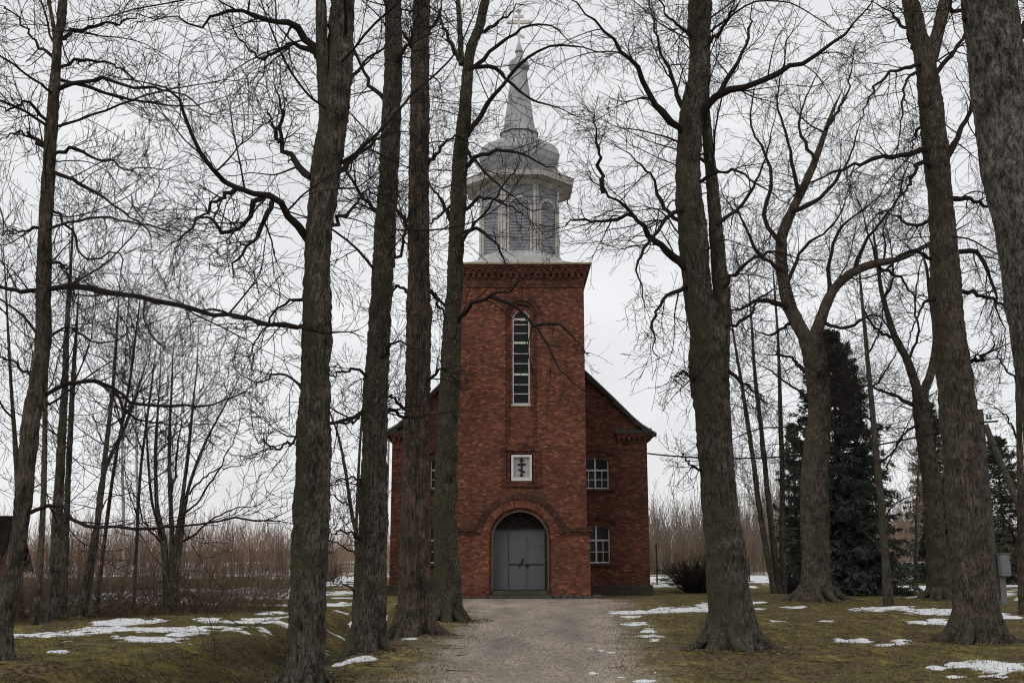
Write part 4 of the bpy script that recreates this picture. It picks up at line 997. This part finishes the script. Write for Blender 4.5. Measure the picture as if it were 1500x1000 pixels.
tree('lime_tree', 'leaning lime with a low wide fork standing on the grass mound right of the church', 'trees on the lawn right of the church', 39.5,
     [(1197, 877, 48), (1196, 850, 42), (1195, 800, 40), (1193, 720, 39), (1196, 650, 37), (1201, 600, 33), (1196, 540, 33), (1186, 490, 34)],
     stems=[[(1186, 505, 22), (1166, 470, 20), (1150, 425, 18), (1145, 350, 16), (1165, 300, 13), (1190, 245, 10), (1210, 190, 7)], [(1188, 505, 20), (1198, 480, 18), (1215, 435, 15), (1240, 405, 13), (1275, 388, 12), (1320, 378, 9), (1360, 358, 6)]],
     limbs=[(10, [(1155, 450), (1110, 440), (1080, 455), (1050, 445)], -1), (8, [(1182, 545), (1155, 522), (1125, 520)], 1), (9, [(1146, 360), (1120, 320), (1130, 250), (1100, 180), (1110, 120)], 1), (8, [(1150, 400), (1110, 370), (1085, 320), (1060, 290)], -1), (8, [(1160, 310), (1200, 290), (1240, 240), (1260, 180)], -1), (8, [(1215, 430), (1215, 380), (1235, 330), (1290, 290)], 2), (7, [(1250, 402), (1270, 350), (1310, 300), (1330, 240)], -2), (7, [(1150, 420), (1180, 360), (1220, 330), (1250, 270)], 1.5), (7, [(1170, 290), (1160, 230), (1140, 150), (1150, 90)], -1), (7, [(1280, 386), (1320, 410), (1350, 450)], 1), (7, [(1200, 470), (1240, 480), (1280, 460), (1310, 490)], -1.5), (6, [(1188, 560), (1215, 540), (1245, 560)], -2), (6, [(1160, 470), (1130, 490), (1100, 480)], 2), (6, [(1210, 190), (1240, 140), (1250, 80)], 1), (6, [(1195, 235), (1170, 180), (1200, 100)], 1)],
     fill=10, fill_z=(10, 18), seed=41, flare=.6, bark='bark_red', limb_len=(3, 5), dens=1.1, top=0, up_limbs=10, twr=1.35)
tree('lime_tree', 'tall forked lime with root flare in the right foreground, left of the grey barked trunk', AV, 23.2,
     [(1428, 934, 72), (1427, 900, 62), (1424, 850, 59), (1414, 700, 55), (1404, 600, 50), (1392, 500, 45), (1385, 400, 39), (1373, 250, 33), (1361, 130, 29), (1354, 80, 26), (1342, 40, 24), (1333, 0, 22)],
     stems=[[(1360, 95, 20), (1373, 50, 18), (1385, 0, 17)]],
     limbs=[(9, [(1345, 75), (1320, 35), (1300, 15), (1280, 5)], .8), (9, [(1370, 108), (1400, 70), (1425, 30), (1440, 5)], 1.0), (12, [(1384, 235), (1405, 195), (1420, 165), (1432, 120), (1440, 90)], 1.2), (9, [(1362, 222), (1325, 225), (1280, 232), (1230, 250), (1195, 262), (1160, 290)], -1.2), (9, [(1368, 245), (1345, 240), (1330, 270), (1310, 300)], -1.5), (8, [(1362, 180), (1345, 190), (1335, 222)], .6), (10, [(1388, 292), (1425, 292), (1455, 310), (1480, 335)], .6), (9, [(1396, 372), (1425, 365), (1452, 405), (1462, 450), (1475, 490)], -.8), (9, [(1402, 425), (1440, 432), (1475, 450), (1510, 472)], .5), (7, [(1350, 95), (1310, 105), (1280, 130), (1260, 180)], -1.8), (7, [(1368, 380), (1330, 370), (1290, 400), (1250, 410)], -1), (7, [(1372, 320), (1340, 330), (1300, 310), (1270, 330)], 1.5), (6, [(1352, 95), (1325, 130), (1318, 210)], -1.5, 1.5), (7, [(1405, 525), (1432, 528), (1440, 520)], .2, 6), (6, [(1380, 430), (1350, 450), (1330, 500)], -1)],
     fill=12, fill_z=(8, 15), seed=52, flare=.5, bark='bark_red', limb_len=(2, 4), droop=.05, lobes=7, rough=.024)
tree('maple_tree', 'thick pale grey barked trunk leaning at the right edge of the photograph', None, 13.6,
     [(1574, 1010, 102), (1570, 900, 98), (1553, 700, 95), (1529, 500, 91), (1506, 350, 88), (1484, 250, 84), (1466, 130, 80), (1447, 0, 80)],
     limbs=[(10, [(1490, 60), (1505, 30), (1530, 10)], .8), (9, [(1500, 180), (1530, 150), (1560, 100)], .5), (9, [(1415, 30), (1390, 0), (1370, -40)], .5)], fill=4, fill_z=(8, 11), seed=61, flare=.3, bark='bark_grey', limb_len=(2, 3.5), rough=.012, az=(0.2, 1.0))
tree('lime_tree', 'slender leaning lichened trunk at the far left edge with long level branches', None, 16.6,
     [(3, 988, 27), (5, 930, 25), (13, 875, 23.5), (32, 750, 24), (45, 625, 24), (63, 500, 23), (64, 400, 21.5), (71, 250, 18.5), (80, 125, 15), (84, 60, 13), (92, 0, 13)],
     stems=[[(82, 65, 7), (76, 25, 6), (71, 0, 5)]],
     limbs=[(10, [(63, 424), (110, 420), (160, 430), (220, 436), (320, 460), (400, 471), (445, 482)], -1.5, 5), (9, [(62, 425), (30, 424), (-20, 420), (-80, 430)], -.5), (8, [(76, 135), (110, 122), (150, 120), (225, 132), (268, 140), (310, 170)], -1), (8, [(84, 57), (130, 38), (170, 35), (215, 20)], .8), (7, [(75, 227), (110, 220), (150, 235), (185, 247), (220, 245)], .6), (7, [(74, 250), (125, 272), (175, 305), (235, 345)], -.8), (7, [(68, 215), (40, 195), (18, 195), (-5, 212)], .6), (8, [(47, 590), (95, 562), (145, 562), (200, 590), (280, 595), (325, 588)], 1, 3), (5, [(165, 572), (200, 612), (240, 620), (300, 620)], .9), (7, [(30, 757), (65, 743), (90, 744), (125, 770), (200, 774), (260, 770), (320, 762), (370, 760)], -1.2, 2.5), (6, [(80, 100), (120, 90), (170, 95), (230, 150)], 1), (6, [(70, 330), (35, 338), (0, 340)], .5), (6, [(64, 380), (95, 395), (110, 440)], -.5), (5, [(60, 500), (100, 480), (150, 500), (200, 480)], 1), (6, [(72, 180), (40, 150), (10, 160), (-20, 140)], -1), (5, [(66, 300), (100, 330), (130, 380), (175, 370), (180, 430)], -1), (6, [(80, 90), (50, 60), (20, 20), (0, 10)], 1), (6, [(50, 560), (20, 530), (-10, 520)], .5)],
     fill=14, fill_z=(5, 11), seed=72, flare=.4, bark='bark_lichen', limb_len=(2.5, 4.5), droop=-.01)
tree('lime_tree', 'forked brown trunk with exposed roots standing far back on the right lawn', 'trees on the lawn right of the church', 40.5,
     [(1376, 868, 36), (1375, 850, 31), (1370, 780, 27), (1364, 700, 25), (1354, 640, 23), (1347, 570, 22)],
     stems=[[(1346, 580, 15), (1330, 530, 12), (1310, 490, 10), (1292, 430, 7), (1285, 380, 5)], [(1350, 580, 15), (1365, 540, 11), (1370, 490, 8), (1362, 430, 6)]],
     limbs=[(7, [(1343, 595), (1300, 575), (1270, 565), (1240, 560)], -1), (6, [(1358, 650), (1380, 620), (1400, 600)], 1), (5, [(1346, 620), (1320, 640), (1300, 680)], -1), (6, [(1312, 495), (1280, 480), (1260, 440)], -1), (5, [(1366, 520), (1390, 480), (1400, 440)], 1), (5, [(1294, 440), (1310, 400), (1300, 340)], 1), (5, [(1330, 530), (1345, 490), (1340, 440), (1350, 380)], -1)],
     fill=8, fill_z=(7, 12), seed=83, flare=.9, bark='bark_red', limb_len=(2, 4), top=0, up_limbs=5, twr=1.3, flare_h=.3)
tree('young_tree', 'thin dark stem rising in front of the right edge of the big spruce', 'trees on the lawn right of the church', 37.0,
     [(1302, 885, 14), (1297, 820, 11), (1292, 750, 10.5), (1285, 680, 9), (1280, 625, 8), (1270, 515, 6), (1262, 430, 4)],
     limbs=[(4, [(1285, 680), (1310, 660), (1330, 620)], -.5), (4, [(1281, 620), (1260, 600), (1245, 560)], .5), (4, [(1276, 570), (1300, 540), (1320, 500)], .8), (3, [(1290, 740), (1265, 720), (1250, 700)], .5), (3, [(1292, 760), (1315, 735), (1340, 725)], .5), (3.5, [(1271, 520), (1290, 480), (1295, 430)], -.5)], fill=12, fill_z=(3, 11), seed=91, flare=.3, bark='bark', limb_len=(1, 2.2), top=0, up_limbs=3, dens=.7, twr=1.2, sink=.05)
SL = 'slender trunks between the church and the spruce'
for k, (tr, lb, sd) in enumerate((
        ([(1135, 868, 9.5), (1115, 760, 8), (1100, 650, 7), (1086, 560, 5), (1073, 480, 3), (1068, 430, 2)], 'left and most tilted of three slender dark trunks beside the spruce', 101),
        ([(1141, 868, 10.5), (1133, 800, 9), (1125, 725, 8), (1114, 620, 6.5), (1106, 550, 5), (1100, 460, 3)], 'middle one of three slender dark trunks beside the spruce', 102),
        ([(1148, 868, 10), (1146, 780, 8.5), (1146, 700, 7.5), (1143, 600, 6), (1140, 500, 4), (1135, 430, 3)], 'upright right one of three slender dark trunks beside the spruce', 103))):
    tree('slender_tree', lb, SL, 44.0 + .4 * k, tr, fill=20, fill_z=(3, 13), seed=sd, flare=.3, limb_len=(1.2, 3), top=0, up_limbs=4, dens=.6, twr=1.3, sink=.05, droop=-.05)
tree('alder_tree', 'pale thin trunk hung with small dark cones at the right edge behind the pole', None, 33.0,
     [(1499, 892, 15), (1496, 800, 12), (1495, 700, 10), (1492, 600, 8), (1488, 500, 6), (1485, 420, 4)],
     limbs=[(5, [(1496, 800), (1478, 770), (1462, 740)], -.5), (4, [(1493, 650), (1475, 610), (1450, 590)], .5), (4, [(1490, 560), (1465, 530), (1450, 480)], -.5), (4, [(1494, 720), (1515, 690), (1530, 640)], .5)], fill=14, fill_z=(3, 11), seed=111, flare=.3, bark='bark_lichen', limb_len=(1, 2.5), top=0, up_limbs=4, dens=.7, twr=1.2, sink=.05)
tree('young_tree', 'thin curved sapling seen between the first two mossy trunks on the left', None, 33.0,
     [(521, 868, 9), (523, 800, 7), (514, 745, 6), (506, 690, 5), (496, 640, 3.6), (482, 600, 2.5)], stems=[[(521, 800, 5), (524, 720, 4.5), (528, 640, 3.5), (534, 570, 2.5)]],
     limbs=[(3.5, [(520, 810), (495, 795), (473, 790)], .5), (3, [(512, 740), (485, 725), (470, 700)], -.5), (3, [(523, 868), (505, 855), (490, 858)], -.5)], fill=14, fill_z=(2, 8), seed=121, flare=.2, limb_len=(1, 2.2), top=0, up_limbs=2, dens=.6, twr=1.2, sink=.05, droop=-.04)
LC = 'thin trees of the thicket on the left'
for (tr, lb, sd, bk, YY) in (
        ([(49, 924, 11), (57, 850, 10), (60, 800, 9), (64, 715, 8), (66, 600, 7), (68, 500, 5), (72, 400, 3)], 'pale lichened stem at the front left corner of the thicket', 131, 'bark_lichen', 26.5),
        ([(77, 912, 17), (80, 850, 15), (83, 780, 14), (90, 650, 12), (95, 560, 9), (98, 480, 7), (104, 380, 4)], 'thickest dark stem in the left part of the thicket', 132, 'bark', 28.5),
        ([(91, 915, 11), (96, 800, 10), (100, 700, 8.5), (106, 575, 7), (112, 480, 4)], 'dark stem just right of the thickest one in the thicket', 133, 'bark', 29.5),
        ([(116, 908, 10), (128, 840, 9), (145, 750, 8), (156, 650, 6.5), (166, 560, 5), (172, 470, 3)], 'slanting grey stem in the middle of the thicket', 134, 'bark', 29.0),
        ([(140, 905, 7), (152, 800, 6), (168, 680, 5), (190, 560, 4), (200, 480, 3)], 'thin straight stem beside the bending one in the thicket', 136, 'bark', 31.0),
        ([(30, 915, 9), (28, 800, 8), (24, 680, 7), (16, 560, 5), (10, 450, 3)], 'dark stem behind the leaning trunk at the left edge', 137, 'bark', 30.0),
        ([(196, 900, 6), (200, 800, 5), (206, 690, 4), (220, 580, 3)], 'thin stem between the thicket and the broad bare tree', 138, 'bark', 32.0),
        ([(122, 908, 8), (140, 800, 7), (150, 700, 6), (185, 620, 5), (205, 560, 3)], 'thin stem bending right in the middle of the thicket', 135, 'bark', 30.0)):
    tree('thicket_tree', lb, LC, YY, tr, fill=15, fill_z=(2.5, 11), seed=sd, flare=.25, bark=bk, limb_len=(1.2, 3.2), top=0, up_limbs=4, dens=.45, twr=1.2, sink=.05, droop=-.05)
# many-stemmed bare tree at the end of the thicket
tree('multi_stemmed_tree', 'broad bare tree with many upright stems at the right end of the thicket', None, 30.5,
     [(246, 898, 12), (244, 850, 9), (240, 790, 8), (230, 740, 6), (228, 660, 5), (232, 590, 3)],
     stems=[[(248, 890, 9), (252, 800, 8), (250, 740, 7), (248, 650, 5), (252, 560, 3)], [(250, 890, 9), (258, 800, 8), (266, 740, 6), (276, 660, 5), (284, 580, 3)], [(254, 890, 8), (264, 800, 6.5), (275, 720, 5), (300, 650, 4), (326, 600, 2.5)], [(242, 890, 7), (238, 800, 5), (222, 730, 4), (215, 640, 3)]],
     limbs=[(4, [(265, 760), (300, 720), (340, 650), (350, 620)], -.5), (4, [(270, 730), (310, 690), (350, 680)], .5), (4, [(258, 800), (300, 770), (340, 745), (372, 740)], .7), (3.5, [(244, 800), (215, 770), (190, 700)], .5), (4, [(252, 720), (262, 640), (270, 570)], 1)],
     fill=34, fill_z=(2.0, 8), seed=141, flare=.2, limb_len=(1.5, 3.4), top=0, up_limbs=4, dens=.5, twr=1.15, sink=.05, droop=-.09)
tree('pale_young_tree', 'small pale bare tree in the gap right of the big spruce', None, 52.0,
     [(1342, 850, 5), (1342, 790, 4), (1343, 740, 3), (1345, 680, 2)], fill=26, fill_z=(2, 6), seed=151, flare=.1, twig='twig_pale', bark='bark_grey', limb_len=(1, 2.2), top=0, up_limbs=3, dens=.6, twr=1.5, sink=.05, droop=-.1, l4=False)
for (u, lb, sd) in ((203, 'white birch stem seen through the thicket', 161), (182, 'second and thinner white birch stem behind the thicket', 162)):
    tree('birch_tree', lb, 'birches behind the thicket', 52.0 + (u < 190) * 3, [(u, 858, 5), (u - 1, 760, 4.5), (u - 3, 660, 3.5), (u - 2, 560, 2.4)], fill=18, fill_z=(5, 12), seed=sd, flare=.1, bark='birch', limb_len=(.8, 2), top=3, up_limbs=6, dens=.6, twr=1.5, sink=.05, l4=False, rough=.005)

rg = np.random.default_rng(77)
lf = []
for (u_, y_, r_) in ((446, 15.8, .75), (534, 20.2, .75), (605, 24.2, .85), (655, 29, .8), (1080, 21, 1.1), (1197, 39.5, 1.0), (1428, 23.2, 1.05), (1376, 40.5, .9)):
    k_ = 420; aa = rg.random(k_) * 6.28; q_ = r_ * (.45 + np.abs(rg.normal(0, .55, k_))); lf.append(np.stack([float(at(u_, 930, y_)[0]) + np.cos(aa) * q_, y_ + np.sin(aa) * q_], -1))
lf = np.vstack(lf); x, y = lf[:, 0], lf[:, 1]; k_ = len(x); aa = rg.random(k_) * 6.28; s = rg.uniform(.02, .045, k_); z = H(x, y) + .008; tl = rg.uniform(0, 1.0, (k_, 4)) * s[:, None]
c_, s_ = np.cos(aa) * s, np.sin(aa) * s
V = np.stack([np.stack([x + c_, y + s_, z + tl[:, 0]], -1), np.stack([x - s_ * .7, y + c_ * .7, z + tl[:, 1]], -1), np.stack([x - c_, y - s_, z + tl[:, 2]], -1), np.stack([x + s_ * .7, y - c_ * .7, z + tl[:, 3]], -1)], 1)
tag(mesh_np('leaf_litter', V, np.arange(k_ * 4).reshape(-1, 4), M['leaf']), 'brown dead leaves gathered round the feet of the big trunks', 'leaves', kind='stuff')
n = 900; x, y = scatter(n, 12, 36, 6.4, rg); n = len(x); a_ = rg.random(n) * 6.28
P = grow(np.stack([x, y, H(x, y) + .015], -1), np.stack([np.cos(a_), np.sin(a_), 0 * a_], -1), rg.uniform(.12, .55, n), 5, .18, 0, rg); P[:, :, 2] = H(P[:, :, 0], P[:, :, 1]) + .012
t = Tubes(); t.add(P, np.maximum(rg.uniform(.003, .007, n)[:, None] * (1 - .6 * np.linspace(0, 1, 5)), .002), 4)
tag(t.build('fallen_twigs', M['twig']), 'small dark fallen twigs lying about under the trees', 'twigs', kind='stuff')

# ------------------------------------------------------------------ spruces
def spruce(name, label, u, vb, vt, Y, half, mat, seed, dens=1.0, group=None):
    rg = np.random.default_rng(seed); x, _ = at(u, vb, Y); x = float(x); z0 = float(H(x, Y)); zt = float(at(u, vt, Y)[1]); Ht = zt - z0
    root = thing(name, (x, Y, z0), label, 'spruce', group)
    V, Fq = trunk_mesh([(x, Y, z0 - .1, .17 * Ht / 10), (x, Y, z0 + Ht * .5, .10 * Ht / 10), (x, Y, zt - .1, .012)], seed, .3, sides=16); mesh_np('trunk', V, Fq, M['bark'], root, True)
    n = int(520 * dens); h = rg.random(n) ** 1.2; nw = 30; h = np.clip((np.floor(h * nw) + rg.normal(.5, .16, n)) / nw, 0, 1); zz = z0 + .25 + h * (Ht - .4); L_ = half * (1 - h) ** .62 * rg.uniform(.55, 1.18, n) + .12
    a = rg.random(n) * 6.28; e = -.10 - .30 * (1 - h) + .75 * h ** 2
    d = np.stack([np.cos(a) * np.cos(e), np.sin(a) * np.cos(e), np.sin(e)], -1)
    K = 9; P = grow(np.stack([np.full(n, x), np.full(n, Y), zz], -1), d, L_, K, .05, .03, rg); Rd = np.maximum(.018 * (1 - np.linspace(0, 1, K))[None] * np.ones((n, 1)), .004)
    tw = Tubes(); tw.add(P, Rd, 4)
    P2, R2 = spawn(P, Rd, 9, .2, 1.0, rg, (.5, .95), lambda pl, t, r, m: np.clip(pl * .38 * (1.25 - t), .10, .75) * r.uniform(.6, 1.2, m), 5, .08, -.09, flat=.75)
    tw.add(P2, R2, 3); tw.build('boughs', M['twig'], root)
    # needle sprays: small flat leaves set along boughs and side shoots, hanging a little
    def sprays(P, m, ln, wd):
        Nn, Kp, _ = P.shape; idx = rg.integers(0, Nn, m); f = rg.random(m) * (Kp - 1.001); i = f.astype(int); q = (f - i)[:, None]
        pos = P[idx, i] * (1 - q) + P[idx, i + 1] * q; t = nrm(P[idx, i + 1] - P[idx, i]); s_ = nrm(np.cross(t, rg.normal(size=t.shape))); s_[:, 2] -= .25
        dd = nrm(t * .8 + s_ * rg.uniform(.3, 1, m)[:, None]); w_ = nrm(np.cross(dd, rg.normal(size=dd.shape)))
        l_ = (ln * rg.uniform(.6, 1.4, m))[:, None]; ww = wd * rg.uniform(.7, 1.3, m)[:, None]
        return np.stack([pos, pos + dd * l_ * .5 + w_ * ww, pos + dd * l_, pos + dd * l_ * .5 - w_ * ww], 1)
    A = np.concatenate([sprays(P2, int(80000 * dens), .17 * Ht / 10, .024 * Ht / 10), sprays(P, int(9000 * dens), .16 * Ht / 10, .022 * Ht / 10)])
    mesh_np('needles', A, np.arange(len(A) * 4).reshape(-1, 4), M[mat], root)
    return root
spruce('spruce_tree', 'tall dark spruce with branches down to the ground, right of the slender trunks', 1240, 878, 486, 46.5, 2.9, 'needle', 201, 1.4)
SB = 'spruces behind the right lawn'
spruce('spruce_tree', 'spruce directly behind the trunk of the far forked tree', 1380, 862, 590, 64, 2.0, 'needle', 202, .7, SB)
spruce('spruce_tree', 'spruce partly hidden by the tall forked lime and the utility pole', 1420, 860, 610, 60, 2.0, 'needle2', 203, .6, SB)
spruce('spruce_tree', 'spruce at the far right edge behind the leaning pole brace', 1478, 862, 640, 62, 2.9, 'needle2', 204, .7, SB)
spruce('spruce_tree', 'thin loose spruce peeping out behind the mound tree', 1172, 862, 620, 70, 1.7, 'needle2', 205, .35, SB)

# ------------------------------------------------------------------ thickets and bushes
def stems(n, xs, ys, hgt, rg, lean=.10, r=(.006, .016), K=6, kids=5, kl=(.5, 1.3), rmin=.004):
    z = H(xs, ys); d = np.stack([rg.normal(0, lean, n), rg.normal(0, lean, n), np.ones(n)], -1)
    P = grow(np.stack([xs, ys, z - .05], -1), d, hgt, K, .07, .04, rg); r0 = rg.uniform(*r, n)
    Rd = np.maximum(r0[:, None] * (1 - .75 * np.linspace(0, 1, K))[None], rmin)
    t = Tubes(); t.add(P, Rd, 4)
    if kids:
        P2, R2 = spawn(P, Rd, kids, .25, 1, rg, (.25, .7), lambda pl, tt, r_, m: r_.uniform(*kl, m), 5, .1, .09, rmin=rmin); t.add(P2, R2, 3)
    return t
rg = np.random.default_rng(301)
def thicket(label, n, x0, x1, y0, y1, h0, h1, mat, **k):
    xs = rg.uniform(x0, x1, n); ys = rg.uniform(y0, y1, n); c_ = .74 + .42 * fbm(xs, ys * .3, .16, 4, 5)
    o = stems(n, xs, ys, rg.uniform(h0, h1, n) * np.clip(c_, .4, 1.35), rg, **k).build('far_thicket', M[mat]); return tag(o, label, 'thicket', kind='stuff')
thicket('low reddish brown thicket along the far edge of the field on the left', 3600, -75, -7, 74, 96, 2.6, 4.8, 'far_brown', kids=5, r=(.010, .02), rmin=.009)
thicket('tall pale leafless saplings in the distance right of the church', 1500, 7, 42, 84, 112, 4.0, 8.6, 'twig_grey', kids=9, r=(.02, .04), kl=(.7, 2.0), rmin=.012)
thicket('low pale brown growth under the saplings right of the church', 2600, 7, 60, 86, 104, 2.2, 4.4, 'twig_pale', kids=5, r=(.01, .02), rmin=.010)
thicket('dark brown brushwood at the far edge behind the spruces on the right', 4500, 26, 75, 76, 98, 2.5, 5.2, 'far_brown', kids=5, r=(.010, .02), rmin=.009)
thicket('dense brown saplings behind the left thicket', 480, -34, -9, 44, 68, 2.2, 5.0, 'twig_brown', kids=8, r=(.010, .024), kl=(.6, 1.6), rmin=.006)
# arching brushwood on the ground at the foot of the thicket
n = 900; xs = rg.uniform(-16, -7.2, n); ys = 27.6 + (xs + 16) * .42 + rg.uniform(0, 4.5, n)
d = np.stack([rg.normal(.35, .45, n), rg.normal(-.1, .35, n), rg.uniform(.35, 1.1, n)], -1)
P = grow(np.stack([xs, ys, H(xs, ys) - .02], -1), d, rg.uniform(.9, 2.3, n), 8, .10, -.03, rg); Rd = np.maximum(rg.uniform(.005, .011, n)[:, None] * (1 - .7 * np.linspace(0, 1, 8)), .0035)
t = Tubes(); t.add(P, Rd, 4); P2, R2 = spawn(P, Rd, 6, .15, 1, rg, (.3, .9), lambda pl, tt, r_, m: r_.uniform(.25, .9, m), 5, .12, .02, rmin=.0035); t.add(P2, R2, 3)
tag(t.build('brushwood', M['twig_brown']), 'low tangled brown brushwood at the foot of the left thicket', 'brushwood', kind='stuff')
def bush(name, label, u, v, Y, n, rad, hgt, mat, seed):
    rg = np.random.default_rng(seed); x, _ = at(u, v, Y); x = float(x); a = rg.random(n) * 6.28; q = rg.random(n) ** .5 * .45
    p0 = np.stack([x + np.cos(a) * q * rad * .6, Y + np.sin(a) * q * rad * .6, H(x + 0 * a, Y + 0 * a) - .03], -1)
    d = np.stack([np.cos(a) * rad * q * 1.9, np.sin(a) * rad * q * 1.9, np.full(n, hgt)], -1)
    P = grow(p0, d, rg.uniform(.6, 1.1, n) * hgt * 1.1, 7, .12, -.01, rg); Rd = np.maximum(.012 * (1 - .7 * np.linspace(0, 1, 7))[None] * np.ones((n, 1)), .005)
    t = Tubes(); t.add(P, Rd, 4); P2, R2 = spawn(P, Rd, 8, .2, 1, rg, (.3, .9), lambda pl, tt, r_, m: r_.uniform(.2, .6, m), 5, .12, .02, rmin=.005); t.add(P2, R2, 3)
    o = t.build(name, M[mat]); return tag(o, label, 'bush')
bush('bare_bush', 'rounded dark bare bush beside the right corner of the church', 1022, 866, 48.5, 300, 2.0, 1.5, 'twig', 311)
bush('bare_bush', 'small dark bush at the edge of the field behind the left mossy trunks', 480, 850, 66, 90, 1.3, 1.3, 'twig_brown', 312)
bush('low_conifer_bush', 'low dark bush at the foot of the slender trunks', 1165, 866, 46, 160, .9, .9, 'needle', 313)

# ------------------------------------------------------------------ utility pole, wire, box
PY_ = 38.0
def at3(u, v, Y): x, z = at(u, v, Y); return (float(x), Y, float(z))
pb = at3(1466, 884, PY_); zb = float(H(pb[0], PY_)); pole = thing('utility_pole', (pb[0], PY_, zb), 'leaning wooden utility pole with a slanting brace behind the tall forked lime', 'utility pole')
tp_ = at3(1435, 600, PY_); br_ = at3(1438, 622, PY_)
q = MB(); q.bar((pb[0] - .12, PY_, zb + .3), tp_, .24, .24, 10); q.build('pole', M['pole'], pole, smooth=0)
q = MB(); q.box(pb[0] - .01, pb[0] + .20, PY_ - .12, PY_ + .12, zb - .1, zb + 1.7); q.build('footing_post', M['concrete'], pole, bevel=.02)
be = at3(1555, 880, PY_ - .5); q = MB(); q.bar((be[0], be[1], float(H(be[0], be[1])) - .1), (br_[0] + .1, PY_ - .05, br_[2]), .22, .22, 10); q.build('brace', M['pole'], pole)
q = MB(); q.bar((br_[0] - .25, PY_ - .14, br_[2] + .05), (br_[0] + .55, PY_ - .14, br_[2] + .12), .06, .05); q.build('cross_arm', M['black'], pole)
ins = at3(1447, 606, PY_)
for k in range(2):
    q = MB(); q.lathe(ins[0] + .12 * k - .1, PY_ - .14, [(.03, ins[2] - .22), (.05, ins[2] - .16), (.03, ins[2] - .12), (.05, ins[2] - .08), (.03, ins[2] - .03)], 8); q.build('insulator', M['boxgrey'], pole)
b0 = at3(1470, 830, PY_ - .2)
q = MB(); q.box(b0[0] - .17, b0[0] + .17, PY_ - .40, PY_ - .13, b0[2] - .32, b0[2] + .45); bx_ = tag(q.build('meter_box', M['boxgrey'], None, bevel=.02), 'pale grey electricity box fixed to the foot of the utility pole', 'electrical box')
q = MB(); q.box(b0[0] - .14, b0[0] + .14, PY_ - .415, PY_ - .401, b0[2] - .2, b0[2] + .42); q.build('box_door', M['boxgrey'], bx_)
q = MB(); q.box(b0[0] - .19, b0[0] + .19, PY_ - .43, PY_ - .12, b0[2] + .451, b0[2] + .48); q.build('box_lid', M['concrete'], bx_)
c0 = np.array([AX + BH + .01, BY - .05, at3(946, 664, BY)[2]]); c1 = np.array([br_[0] - .2, PY_ - .14, br_[2] + .08]); t_ = np.linspace(0, 1, 30)[:, None]
W_ = c0 * (1 - t_) + c1 * t_; W_[:, 2] -= 2.3 * (4 * t_[:, 0] * (1 - t_[:, 0])) * .28
tt_ = Tubes(); tt_.add(W_[None], np.full((1, 30), .032), 5); tag(tt_.build('overhead_wire', M['wire']), 'thin black wire running from the right corner of the church to the utility pole', 'wire')

# ------------------------------------------------------------------ red shed, far shelter, fence
x1 = -18.7; zr = at3(46, 755, 40.5)[2]; ze = at3(20, 822, 39.1)[2]
shed = thing('red_shed', (x1 - 4, 39.3, 0), 'old faded red wooden shed with a dark roof behind the thicket at the left edge', 'shed')
q = MB(); xl = x1 - 9
q.box(xl, x1 - .35, 39.3, 39.4, -.2, ze); q.box(xl, x1 - .35, 41.6, 41.7, -.2, ze)
q.extrude([(39.4, -.2), (41.6, -.2), (41.6, ze), (40.5, zr - .1), (39.4, ze)], [], x1 - .45, x1 - .35, lambda x, y, z: (y, x, z))
for k in range(40): q.box(xl + k * .21, xl + k * .21 + .04, 39.27, 39.299, -.1, ze)
q.build('wall', M['redwood'], shed)
q = MB()
for sg in (-1, 1):
    yy = 40.5 + sg * 1.5; dz_ = .25
    A = [(xl - .3, 40.5, zr), (x1, 40.5, zr), (x1, yy, ze - .30), (xl - .3, yy, ze - .30)]; B = [(p[0], p[1], p[2] - .12) for p in A]
    q.poly(A); q.poly(B)
    for i in range(4): q.poly([A[i], A[(i + 1) % 4], B[(i + 1) % 4], B[i]])
q.build('roof', M['shedroof'], shed)
s0 = at3(1350, 845, 72); sh = thing('open_shelter', (s0[0], 72, 0), 'small open shelter with a pale flat roof far behind the right lawn', 'shelter')
q = MB(); zt_ = at3(1350, 823, 72)[2]; q.box(s0[0] - .9, s0[0] + 1.1, 71, 73, zt_ - .12, zt_); q.build('roof', M['shelterroof'], sh)
for dx in (-.8, 1.0):
    for dy in (71.1, 72.9):
        q = MB(); q.box(s0[0] + dx - .06, s0[0] + dx + .06, dy - .06, dy + .06, -.1, zt_ - .121); q.build('post', M['postwood'], sh)
FG = 'thin fence posts along the far field'
for (u, v, Y, h) in ((963, 868, 62, 2.3), (1342, 855, 56, 2.1), (1135, 858, 62, 1.5), (1098, 856, 66, 1.5), (1320, 853, 60, 1.3), (1300, 852, 64, 1.2)):
    p_ = at3(u, v, Y); z_ = float(H(p_[0], Y)); q = MB(); q.box(p_[0] - .04, p_[0] + .04, Y - .04, Y + .04, z_ - .1, z_ + h - .08)
    q.lathe(p_[0], Y, [(.055, z_ + h - .08), (.02, z_ + h)], 4)
    nm = {963: 'thin dark post in the grass just right of the church corner', 1342: 'thin dark post in front of the pale shelter'}.get(u, 'short dark fence post far off across the field')
    tag(q.build('fence_post', M['postwood']), nm, 'post', FG)
